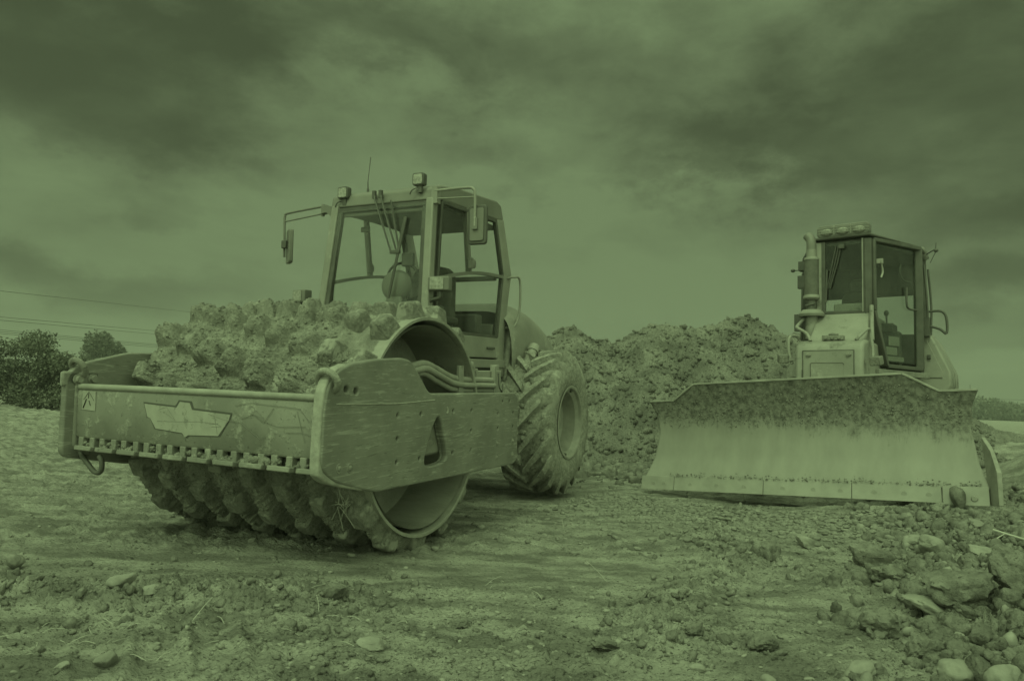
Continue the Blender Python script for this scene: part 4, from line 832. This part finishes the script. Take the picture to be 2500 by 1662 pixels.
# push frame and tracks
mb = DB()
for s_ in (-1, 1): mb.beam((-.32, s_*.55, .35), (-2.2, s_*.95, .45), .14, .2); mb.tube([(-.32, s_*.35, .75), (-1.3, s_*.45, 1.0)], .05, 12, 1)
mb.box((-.38, 0, .42), (.2, 1.6, .4)); mb.build('push_frame', 'frame', DZ, 40, .01)
for s_ in (-1, 1):
    n_ = 40; L_, rr_ = 1.25, .38; mb = DB(); per = 4*L_+2*pi*rr_
    for k in range(n_):
        q = per*k/n_
        if q < 2*L_: p, a = (-L_+q, rr_), 0
        elif q < 2*L_+pi*rr_: t = (q-2*L_)/rr_; p, a = (L_+rr_*sin(t), rr_*cos(t)), t
        elif q < 4*L_+pi*rr_: p, a = (L_-(q-2*L_-pi*rr_), -rr_), pi
        else: t = (q-4*L_-pi*rr_)/rr_; p, a = (-L_-rr_*sin(t), -rr_*cos(t)), pi+t
        mb.box((-2.7+p[0], s_*.98, .43+p[1]), (.155, .5, .03), (0, a, 0)); mb.box((-2.7+p[0]+.03*sin(a), s_*.98, .43+p[1]+.03*cos(a)), (.02, .5, .05), (0, a, 0))
    tk = mb.build('track', 'frame', DZ, 40); mb = DB(); mb.box((-2.7, s_*.98, .43), (2.4, .2, .3))
    for x_ in (-L_, -.8, -.4, 0, .4, .8, L_): rq = .33 if abs(x_) == L_ else .12; mb.lathe([(.0, -.13), (rq, -.13), (rq, .13), (.0, .13)], (-2.7+x_, s_*.98, .43 if rq > .2 else .25), 1, 20)
    mb.build('track_roller_frame', 'frame', tk, 40, .01)
# nose / hood
NY0, NY1 = -.35, .41; NC = .03
mb = DB(); hp = [(-3.0, .5), (-1.32, .5), (-1.29, 1.76), (-1.33, 1.83), (-1.45, 1.875), (-1.62, 1.93), (-1.80, 2.08), (-1.97, 2.26), (-3.0, 2.26)]
mb.prism(hp[:5]+[(-1.62, 1.90), (-3., 1.90)], 1, NY0, NY1); mb.build('nose', 'pale', DZ, 35, .04, 4)
mb = DB(); mb.prism([(-1.5, 1.82), (-1.62, 1.93), (-1.80, 2.08), (-1.97, 2.28), (-3.0, 2.28), (-3.0, 1.82)], 1, -.27, .37); cowl = mb.build('cowl', 'pale', DZ, 35, .03, 4)
mb = DB(); mb.prism([(-.25, 1.3), (-.25, 1.745), (.305, 1.74), (.305, 1.3)], 0, -1.292, -1.276); gp = mb.build('grille_panel', 'pale', DZ, 30, .004)
mb = DB(); mb.prism([(p, q) for p, q in rounded(-.165, .20, 1.38, 1.595, .02)], 0, -1.277, -1.268); mb.build('inset_panel', 'paint', gp, 30, .004)
mb = DB()
for a, b in ((-.17, 1.38), (-.17, 1.598)): pass
mb.tube([(-1.266, p, q) for p, q in rounded(-.168, .203, 1.377, 1.598, .02)], .003, 5, 1)
for yy in (-.258, .312): mb.box((-1.276, yy, 1.55), (.01, .006, .40))
mb.box((-1.276, .027, 1.748), (.01, .56, .006)); mb.box((-1.27, -.262, 1.45), (.012, .010, .13)); mb.build('panel_gap', 'dark', gp, 30)
mb = DB()
for yy in (-.20, .245): mb.lathe([(.0, .03), (.016, .03), (.018, .0)], (-1.276, yy, 1.70), 0, 10); mb.box((-1.265, yy+.015, 1.69), (.02, .045, .02), (.5, 0, 0))
mb.build('latch', 'rim', gp, 30)
mb = DB(); mb.box((-1.50, .04, 1.915), (.10, .24, .06))
for k in (-1, 0, 1): mb.lathe([(.0, .03), (.018, .03), (.02, 0)], (-1.45, .04+k*.075, 1.91), 0, 10)
mb.ell((-1.51, .04, 1.96), (.04, .06, .02)); mb.build('valve_block', 'frame', DZ, 30, .008)
mb = DB(); mb.box((-1.99, -.02, 2.17), (.01, .13, .09)); mb.box((-1.975, .30, 2.1), (.01, .003, .18)); mb.build('cowl_hatch', 'paint', cowl, 30, .003)
# windscreen and hexagonal cab
CP = [(-2.0, -.27), (-2.0, .35), (-3.05, .75), (-3.75, .75), (-3.75, -.67), (-3.05, -.67)]
def post(p, q, w_, material, name='cab_post', par=DZ): mb = DB(); mb.beam(p, q, w_, w_, (1, .3, 0)); return mb.build(name, material, par, 30, .01)
post((-2.0, -.235, 2.25), (-2.0, -.235, 3.22), .09, 'pale'); post((-2.0, .335, 2.25), (-2.0, .335, 3.22), .085, 'black')
mb = DB(); mb.prism([(-.20, 2.27), (-.20, 3.22), (-.155, 3.22), (-.155, 2.31), (.285, 2.30), (.285, 3.22), (.31, 3.22), (.31, 2.27)], 0, -2.0, -1.955); mb.build('windscreen_frame', 'black', DZ, 30, .004)
mb = DB(); mb.box((-1.948, .285, 2.75), (.012, .012, .94)); mb.build('windscreen_trim', 'rim', DZ, 30)
mb = DB(); mb.prism([(-.16, 2.3), (-.16, 3.2), (.29, 3.2), (.29, 2.3)], 0, -1.982, -1.976); mb.build('windscreen', 'glassdk', DZ, 30)
for y_ in (.75, -.67):
    post((-3.05, y_, 1.6), (-3.05, y_, 3.25), .10, 'black'); post((-3.72, y_-.03*np.sign(y_), 1.4), (-3.66, y_-.03*np.sign(y_), 3.25), .10, 'black')
# angled doors, near one detailed
for s_ in (1, -1):
    A0 = Vector((-2.0, .36 if s_ > 0 else -.28, 0)); B0 = Vector((-3.05, .75 if s_ > 0 else -.67, 0)); ed = (B0-A0); Ld = ed.length; ed.normalize(); nd = Vector((-ed.y, ed.x, 0))*(-1 if s_ > 0 else 1)
    def dp(u_, z_, o_=0.): return A0+ed*u_+nd*o_+Vector((0, 0, z_))
    ringp = [(.03, 3.2), (.03, 2.30), (.30, 1.62), (1.12, 1.62), (1.12, 3.24)]; mb = DB()
    inn = [(.12, 3.12), (.11, 2.33), (.36, 1.73), (1.0, 1.71), (1.03, 1.8), (1.03, 3.14)]
    for a, b in ((ringp[0], ringp[1]), (ringp[1], ringp[2]), (ringp[2], ringp[3]), (ringp[3], ringp[4]), (ringp[4], ringp[0])): mb.beam(dp(*a), dp(*b), .05, .11, tuple(nd))
    dr = mb.build('door', 'black', DZ, 30, .01)
    mb = DB(); gp_ = [dp(.08, 3.18), dp(.08, 2.3), dp(.33, 1.68), dp(1.08, 1.68), dp(1.08, 3.2)]; g2 = [p+nd*.006 for p in gp_]
    mb.add(gp_+g2, [(0, 1, 2, 3, 4), (9, 8, 7, 6, 5)]+[(i, (i+1) % 5, (i+1) % 5+5, i+5) for i in range(5)]); mb.build('door_glass', 'glassdk', dr, 30)
    mb = DB(); mb.tube([dp(.75, 3.0, -.03), dp(.74, 2.85, -.03), dp(.85, 2.78, -.03), dp(1.0, 2.78, -.03)], .01, 6, 4); mb.tube([dp(.78, 2.68, .03), dp(.78, 2.45, .03), dp(.85, 2.40, .03), dp(1.02, 2.40, .03)], .014, 8, 4); mb.build('door_rail', 'dark', dr, 60)
    mb = DB(); mb.box(dp(.12, 2.93, .06), (.05, .07, .06)); mb.tube([dp(.13, 2.9, .07), dp(.16, 2.8, .07), dp(.12, 2.72, .07)], .012, 6, 3); mb.build('door_handle', 'decal', dr, 40)
    if s_ > 0:
        def pan(u0, u1, z0_, z1_, o_, th=.01):
            m2 = DB(); a = [dp(u0, z0_, o_), dp(u1, z0_, o_), dp(u1, z1_, o_), dp(u0, z1_, o_)]; b = [p+nd*th for p in a]; m2.add(a+b, [(0, 1, 2, 3), (7, 6, 5, 4)]+[(i, (i+1) % 4, (i+1) % 4+4, i+4) for i in range(4)]); return m2
        pan(.48, .72, 1.90, 2.02, -.05).build('notice', 'paint', dr, 30); pan(.42, .66, 1.78, 1.88, -.05).build('notice', 'pale', dr, 30); pan(.38, .8, 1.70, 1.76, -.04).build('notice', 'pale', dr, 30)
        pan(.02, 1.20, 1.50, 1.57, .04, .05).build('step', 'frame', DZ, 30, .006)
# cab lower body, floor, roof, rear wall
mb = DB(); mb.prism(CP, 2, 1.25, 1.56); mb.build('cab_base', 'pale', DZ, 30, .02)
mb = DB(); mb.prism([(-2.02, -.27), (-2.02, .35), (-3.05, .73), (-3.75, .73), (-3.75, -.65), (-3.05, -.65)], 2, 3.16, 3.24); mb.prism([(-1.92, -.30), (-1.92, .38), (-3.05, .80), (-3.8, .80), (-3.8, -.72), (-3.05, -.72)], 2, 3.24, 3.275); rf = mb.build('roof', 'dark', DZ, 30, .015)
mb = DB(); mb.box((-3.72, .04, 1.85), (.06, 1.3, .62)); mb.box((-3.72, .04, 2.97), (.06, 1.3, .5)); mb.box((-3.4, -.62, 2.9), (.7, .05, .6)); mb.box((-3.4, .72, 1.9), (.7, .05, .6)); mb.build('rear_wall', 'dark', DZ, 30, .01)
mb = DB(); mb.box((-3.55, .62, 3.27), (.35, .36, .16)); mb.build('rear_lamp_housing', 'paintdk', rf, 30, .05, 4)
# interior: seat, operator console
mb = DB(); mb.prism(rounded(-.20, .24, 2.1, 2.72, .12), 0, -3.18, -3.05); mb.prism(rounded(-.10, .14, 2.70, 2.90, .07), 0, -3.16, -3.07); mb.box((-2.95, .02, 2.08), (.45, .48, .14)); mb.build('seat', 'seat', DZ, 40, .03, 3)
mb = DB(); mb.box((-2.85, .42, 2.15), (.35, .16, .12)); mb.box((-2.8, .42, 1.85), (.2, .3, .5)); mb.box((-2.5, .0, 1.85), (.3, .4, .5)); mb.tube([(-2.75, .42, 2.2), (-2.72, .42, 2.33)], .012, 6, 1); mb.ell((-2.72, .42, 2.35), (.03, .03, .04)); mb.build('console', 'black', DZ, 40, .02)
mb = DB(); mb.box((-2.15, .1, 2.34), (.2, .36, .14)); mb.build('dashboard', 'pale', DZ, 40, .02)
mb = DB()
for a in (0, .03, .06): mb.tube([(-1.94, -.02+a, 3.15), (-1.94, -.06+a, 2.95), (-1.94, -.13+a*.6, 2.6)], .007, 6, 1)
mb.beam((-1.945, -.13, 2.85), (-1.945, -.145, 2.42), .012, .02, (0, 1, 0)); mb.box((-1.93, .05, 3.13), (.05, .06, .05)); mb.build('wiper', 'black', DZ, 40)
# light bar above the windscreen
mb = DB(); mb.prism(rounded(-.245, .375, 3.265, 3.425, .05), 0, -2.06, -1.92); lb_ = mb.build('light_bar', 'paintdk', DZ, 30, .015, 3)
for k in (-1, 0, 1):
    mb = DB(); mb.ell((-1.915, .065+k*.19, 3.33), (.03, .072, .046), 16, 10); mb.build('lamp_lens', 'lens', lb_, 60)
mb = DB()
for q in (3.31, 3.345, 3.38): mb.tube([(-1.90, -.24, q), (-1.872, -.2, q), (-1.868, .065, q), (-1.872, .33, q), (-1.90, .37, q)], .004, 5, 3)
for yy in (-.03, .165): mb.box((-1.88, yy, 3.345), (.02, .008, .12))
mb.build('lamp_guard', 'rim', lb_, 40)
# exhaust
mb = DB(); EX = (-1.9, -.31)
mb.tube([(*EX, 1.95), (*EX, 2.24)], .075, 16, 1); mb.build('exhaust_base', 'pale', DZ, 35)
mb = DB(); mb.lathe([(.0, 2.24), (.15, 2.24), (.16, 2.27), (.13, 2.31), (.11, 2.325), (.0, 2.325)], (*EX, 0), 2, 28); mb.lathe([(.0, 3.015), (.085, 3.015), (.092, 3.0), (.092, 2.98)], (*EX, 0), 2, 24); mb.tube([(EX[0], EX[1], 3.0), (EX[0], EX[1], 3.12)], .062, 16, 1); mb.lathe([(.092, 2.52), (.10, 2.5), (.10, 2.48), (.08, 2.46), (.0, 2.46)], (*EX, 0), 2, 24)
ex = mb.build('exhaust', 'paint', DZ, 35)
mb = DB(); mb.lathe([(.0, 3.0), (.088, 3.0), (.088, 2.5), (.0, 2.5)], (*EX, 0), 2, 28); mb.build('muffler', 'muffler', ex, 35)
mb = DB(); mb.tube([(*EX, 2.32), (*EX, 2.48)], .06, 14, 1); mb.tube([(EX[0]+.06, EX[1]-.06, 2.38), (EX[0]+.06, EX[1]+.06, 2.40)], .012, 6, 1); mb.build('clamp', 'dark', ex, 35)
mb = DB(); mb.tube([(EX[0], EX[1], 3.11), (EX[0], EX[1], 3.2), (EX[0]-.01, EX[1]-.01, 3.26), (EX[0]-.03, EX[1]-.055, 3.32)], .06, 16, 4); mb.build('tail_pipe', 'roof', ex, 35)
# grab rails on the hood, side lamps
mb = DB(); mb.tube([(-1.45, -.21, 1.88), (-1.5, -.27, 1.98), (-1.62, -.40, 2.06), (-1.72, -.44, 2.10), (-1.85, -.40, 2.2), (-1.95, -.36, 2.28), (-2.05, -.28, 2.3)], .021, 10, 5); mb.tube([(-1.42, -.42, 1.6), (-1.44, -.46, 1.75), (-1.46, -.47, 1.90), (-1.5, -.44, 1.96), (-1.55, -.38, 1.95)], .019, 10, 5); mb.build('grab_rail', 'pale', DZ, 60)
mb = DB(); mb.tube([(-1.45, .30, 1.88), (-1.5, .35, 1.95), (-1.56, .41, 2.02), (-1.62, .42, 1.98), (-1.6, .45, 1.8), (-1.55, .46, 1.62)], .019, 10, 5); mb.tube([(-1.75, .42, 1.9), (-1.85, .40, 2.1), (-1.93, .385, 2.35)], .026, 10, 3); mb.build('grab_rail', 'pale', DZ, 60)
for c, a_ in (((-1.35, -.50, 1.65), .5), ((-1.30, .52, 1.61), -.35)):
    X_ = Matrix.Translation(c) @ Matrix.Rotation(a_, 4, 'Z') @ Matrix.Rotation(.3, 4, 'Y')
    mb = MB(DOFF, X_); mb.prism(rounded(-.06, .06, -.05, .05, .012), 0, -.09, 0); hl = mb.build('head_lamp', 'pod', DZ, 30, .006)
    mb = MB(DOFF, X_); mb.prism(rounded(-.05, .05, -.04, .04, .01), 0, .001, .006); mb.build('lamp_lens', 'lens', hl, 30)
    sgn = 1 if c[1] > 0 else -1; mb = DB(); mb.beam((c[0]-.04, c[1]-.03*sgn, c[2]), (c[0]-.08, c[1]-.14*sgn, c[2]+.01), .03, .04); mb.build('lamp_bracket', 'paint', hl, 30)
# lamp cluster, cable and rail on the far front corner, rail and steps on the near rear corner
mb = DB(); mb.box((-2.6, -.57, 3.05), (.12, .16, .13)); mb.box((-2.62, -.62, 2.83), (.08, .10, .18)); mb.tube([(-2.6, -.60, 2.95), (-2.6, -.62, 2.0)], .018, 8, 1); mb.ell((-2.58, -.73, 3.0), (.03, .03, .025)); mb.tube([(-2.58, -.72, 3.0), (-2.6, -.6, 3.0)], .008, 6, 1); mb.box((-2.6, -.66, 2.25), (.08, .1, .24)); mb.build('corner_lamp', 'black', DZ, 40, .008)
mb = DB(); mb.tube([(-2.45, -.5, 2.75), (-2.45, -.51, 2.55), (-2.45, -.5, 2.35)], .012, 6, 4); mb.tube([(-2.45, -.47, 2.75), (-2.45, -.44, 2.55), (-2.45, -.47, 2.35)], .008, 6, 4); mb.build('cable', 'black', DZ, 60)
mb = DB(); mb.tube([(-3.2, .80, 3.05), (-3.2, .83, 2.6), (-3.22, .84, 2.15)], .014, 8, 3); mb.tube([(-3.3, .84, 3.0), (-3.3, .87, 2.5), (-3.3, .86, 2.1)], .014, 8, 3); mb.tube([(-3.3, .83, 2.42), (-3.3, .98, 2.42), (-3.3, 1.04, 2.33), (-3.3, 1.04, 2.12), (-3.3, .96, 2.18), (-3.3, .80, 2.24)], .017, 8, 4)
mb.box((-3.2, .80, 2.2), (.1, .12, .25)); mb.build('grab_rail', 'black', DZ, 60)
mb = DB(); mb.tube([(-3.5, .80, 3.25), (-3.4, .93, 3.30)], .008, 6, 1); mb.ell((-3.38, .93, 3.27), (.03, .03, .025)); mb.tube([(-3.4, .93, 3.38), (-3.38, .92, 3.24), (-3.36, .86, 3.1)], .006, 6, 1); mb.build('aerial', 'black', DZ, 60)
# rear fenders / tanks
for s_, yy in ((1, .72), (-1, -.66)):
    o1 = [(yy, 1.25), (yy, 2.20), (yy+s_*.06, 2.19), (yy+s_*.17, 2.05), (yy+s_*.36, 1.60), (yy+s_*.36, 1.42), (yy+s_*.32, 1.34), (yy+s_*.1, 1.25)]
    mb = DB(); mb.prism(o1, 0, -4.3, -3.25); fd = mb.build('fender', 'pale', DZ, 30, .025, 3)
    mb = DB(); mb.prism([(yy+s_*.05, 1.52), (yy+s_*.05, 2.08), (yy+s_*.10, 2.02), (yy+s_*.27, 1.60), (yy+s_*.27, 1.52)], 0, -3.25, -3.235); mb.build('hatch', 'paint', fd, 30, .006)
    mb = DB(); mb.box((-3.2, yy+s_*.03, 1.78), (.06, .05, .20)); mb.box((-3.22, yy+s_*.12, 1.80), (.03, .04, .06)); mb.build('hinge', 'black', fd, 30, .006)
mb = DB(); mb.prism([(-3.75, .6), (-3.75, 1.9), (-4.3, 1.75), (-4.4, .6)], 1, -.6, .65); mb.build('rear_body', 'pale', DZ, 30, .03)
mb = DB(); mb.prism([(-3.0, .6), (-3.0, 1.28), (-3.75, 1.28), (-3.75, .6)], 1, -.55, .6); mb.build('belly', 'frame', DZ, 30, .03)

# ------------------------------------------------------------------ vegetation
def leafcloud(name, blobs, n, ls, seed, parent=None, off=(0, 0, 0), light=.35, label=None, cat=None, kind=None, shell=.55):
    rng = np.random.default_rng(seed); blobs = np.array(blobs, float); vol = blobs[:, 3]*blobs[:, 4]*blobs[:, 5]; pk = rng.choice(len(blobs), n, p=vol**.8/np.sum(vol**.8)); b = blobs[pk]
    d = rng.normal(size=(n, 3)); d /= np.linalg.norm(d, axis=1)[:, None]; r = shell+(1.04-shell)*rng.random(n)**.6
    clump = 1+.6*fbm3(d*2.8+pk[:, None]*3.1, 4, .65); c = b[:, :3]+d*b[:, 3:6]*(r*clump)[:, None]
    a = rng.normal(size=(n, 3)); a /= np.linalg.norm(a, axis=1)[:, None]; t = np.cross(a, rng.normal(size=(n, 3))); t /= np.linalg.norm(t, axis=1)[:, None]
    s_ = ls*rng.uniform(.6, 1.4, n)[:, None]; V = np.stack([c-a*s_, c+t*s_*.5, c+a*s_, c-t*s_*.5], 1).reshape(-1, 3)-np.array(off)
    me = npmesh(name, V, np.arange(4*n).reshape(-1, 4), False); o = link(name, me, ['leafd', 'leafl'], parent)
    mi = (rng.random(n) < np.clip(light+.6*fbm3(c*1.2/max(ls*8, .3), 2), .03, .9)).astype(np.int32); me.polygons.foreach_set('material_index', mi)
    return tagp(o, label, cat, kind=kind)
def at(px, d, zz=0.):
    q = fw+(px-1250)/1667.*rt; return q.x*d, q.y*d
# big shrub at the left edge
x0, y0 = at(60, 30); bu = bpy.data.objects.new('shrub', None); COL.objects.link(bu); bu.location = (x0, y0, 0); tagp(bu, 'big tangled dark bush at the left edge behind the roller', 'bush')
rb = random.Random(21); blobs = []
for k in range(190):
    px_ = rb.uniform(-120, 245); hy = float(np.interp(px_, [-120, 0, 20, 60, 85, 100, 125, 140, 165, 200, 245], [815, 812, 830, 815, 792, 790, 806, 830, 858, 872, 880])); dd = 30+rb.uniform(-1.3, 2.0)
    hh_ = (935+px_*.035-hy)/1667*dd+1.02; rr_ = rb.uniform(.22, .62); bx2, by2 = at(px_, dd); blobs.append((bx2, by2, max(.25, (hh_-rr_*.9)*(rb.uniform(.0, 1)**.5 if k < 110 else rb.uniform(.05, .55))), rr_*1.15, rr_, rr_*rb.uniform(.7, 1.1)))
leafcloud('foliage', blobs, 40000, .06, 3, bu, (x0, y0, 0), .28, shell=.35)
mb = MB((x0, y0, 0)); rs = random.Random(8)
for k in range(34):
    a = rs.uniform(0, 6.28); px_, py_ = x0+rs.uniform(-2.2, 2.5), y0+rs.uniform(-.9, .6); h = rs.uniform(1.6, 3.3)*(1-abs(px_-x0)*.15)
    mb.tube([(px_, py_, 0), (px_+rs.uniform(-.3, .3), py_, h*.5), (px_+rs.uniform(-.7, .7), py_+rs.uniform(-.3, .3), h)], .025, 5, 3, .006)
mb.build('stems', 'bark', bu)
def tree(px, d, top_py, hw, kind_label, seed, n=5000, ls=.25, light=.2, cat='tree', split=False):
    x_, y_ = at(px, d); hz = 935+(px)*.035; H_ = 1.02+(hz-top_py)/1667*d; t_ = bpy.data.objects.new('tree', None); COL.objects.link(t_); t_.location = (x_, y_, 0); tagp(t_, kind_label, cat)
    rs = random.Random(seed); bl_ = []
    for k in range(11):
        a = rs.uniform(0, 6.28); q = rs.uniform(.1, .62); bl_.append((x_+hw*q*cos(a), y_+hw*q*sin(a), H_*rs.uniform(.35, .80), hw*rs.uniform(.3, .5), hw*rs.uniform(.3, .5), H_*rs.uniform(.14, .22)))
    leafcloud('crown', bl_, n, ls, seed, t_, (x_, y_, 0), light)
    mb = MB((x_, y_, 0)); mb.tube([(x_, y_, 0), (x_+.1, y_, H_*.4), (x_, y_, H_*.75)], hw*.08, 8, 3, hw*.02)
    for k in range(6): a = rs.uniform(0, 6.28); mb.tube([(x_, y_, H_*.35), (x_+hw*.3*cos(a), y_+hw*.3*sin(a), H_*.55), (x_+hw*.6*cos(a), y_+hw*.6*sin(a), H_*.72)], hw*.03, 6, 3, hw*.008)
    mb.build('trunk', 'bark', t_)
tree(236, 120, 800, 3.0, 'rounded tree, left one of the pair rising behind the far drum plate', 11)
tree(280, 122, 815, 2.3, 'slightly lower rounded tree, right one of the pair behind the drum', 12)
tree(322, 150, 862, 2.2, 'small low tree just left of the mud covered drum top', 13, 2500)
# low hedge on the left horizon
bl_ = []; rs = random.Random(4)
for k in range(26): x_, y_ = at(-120+k*22, 110+rs.uniform(-4, 4)); bl_.append((x_, y_, 1.6+rs.uniform(-.3, .5), 2.2, 2, 2.6+rs.uniform(-.5, .8)))
leafcloud('hedgerow', bl_, 22000, .3, 5, None, (0, 0, 0), .12, 'long dark hedgerow on the horizon left of the roller', 'hedge', 'stuff', .3)
# far wood on the right horizon
bl_ = []; rs = random.Random(9)
for k in range(70):
    px_ = 2180+k*9; x_, y_ = at(px_, 260+rs.uniform(-8, 8)); tp = max(4.5, 8.2-.024*max(0, px_-2400))+rs.uniform(-.6, .5); bl_.append((x_, y_, tp*.45, 3.2, 3, tp*.55))
leafcloud('far_wood', bl_, 42000, .55, 6, None, (0, 0, 0), .15, 'dark far wood along the horizon at the right edge', 'wood', 'stuff', .3)

# ------------------------------------------------------------------ power lines and pylons
def unp_d(px, py, d):
    q = fw+(px-1250)/1667.*rt-(py-831)/1667.*up; return Vector((0, 0, 1.02))+q*d
WL = [((-200, 691), (0, 710), (400, 754.6), (640, 782), 'topmost single wire crossing the sky above the bushes'), ((-200, 756), (0, 773.5), (400, 809), (640, 828), 'upper wire of the middle pair at the left'), ((-200, 765), (0, 781.5), (400, 817), (640, 836), 'lower wire of the middle pair at the left'),
      ((-200, 789), (0, 805), (400, 842), (640, 858), 'upper wire of the lowest bundle behind the bush'), ((-200, 794), (0, 809.5), (400, 845), (640, 861), 'middle wire of the lowest bundle behind the bush'), ((-200, 799), (0, 814), (400, 849), (640, 864), 'lowest wire of the lowest bundle, just above the small trees')]
for a, b, c, d, lb in WL:
    mb = MB(); mb.tube([unp_d(*a, 60), unp_d(*b, 75), unp_d(*c, 130), unp_d(*d, 190)], .020, 5, 6, .035); tagp(mb.build('power_line', 'wire'), 'thin dark power cable, '+lb, 'power line')
mb = MB(); mb.tube([unp_d(2200, 960, 300), unp_d(2400, 973, 300), unp_d(2700, 980, 300)], .09, 5, 4); tagp(mb.build('power_line', 'wire'), 'faint power cable above the far wood at the right edge', 'power line')
def pylon(px, d, H_, lb):
    x_, y_ = at(px, d); mb = MB((x_, y_, 0)); r_ = .09*d/250
    for sx_, sy_ in ((-1, -1), (1, -1), (1, 1), (-1, 1)): mb.tube([(x_+sx_*1.6, y_+sy_*1.6, 0), (x_+sx_*.4, y_+sy_*.4, H_*.7), (x_, y_, H_)], r_, 5, 1)
    for k in range(7):
        w_ = 1.6-1.2*k/7; w2 = 1.6-1.2*(k+1)/7; z_ = H_*.7*k/7; z2 = H_*.7*(k+1)/7
        mb.tube([(x_-w_, y_-w_, z_), (x_+w2, y_-w2, z2)], r_*.6, 4, 1); mb.tube([(x_+w_, y_-w_, z_), (x_-w2, y_-w2, z2)], r_*.6, 4, 1)
    for q, l_ in ((.72, 3.6), (.84, 2.8)): mb.tube([(x_-l_, y_, H_*q), (x_+l_, y_, H_*q)], r_, 4, 1)
    o = mb.build('pylon', 'wire'); o.location = (x_, y_, 0); tagp(o, lb, 'pylon')
pylon(2366, 420, 20.5, 'tiny lattice pylon on the horizon behind the blade, right of the fender')

# ------------------------------------------------------------------ haze
HD = .0012
mh = bpy.data.materials.new('haze'); mh.use_nodes = True; nh = mh.node_tree.nodes; lh = mh.node_tree.links; nh.clear()
pv = nh.new('ShaderNodeVolumePrincipled'); pv.inputs['Density'].default_value = HD; pv.inputs['Color'].default_value = (.9, .92, .88, 1); pv.inputs['Anisotropy'].default_value = .2
oh = nh.new('ShaderNodeOutputMaterial'); lh.new(pv.outputs[0], oh.inputs['Volume']); MT['haze'] = mh
mb = MB(); mb.box((0, 210, 14.5), (700, 480, 33)); hz_ = mb.build('haze', 'haze'); tagp(hz_, 'thin grey haze in the air over the whole site', 'haze', kind='stuff')
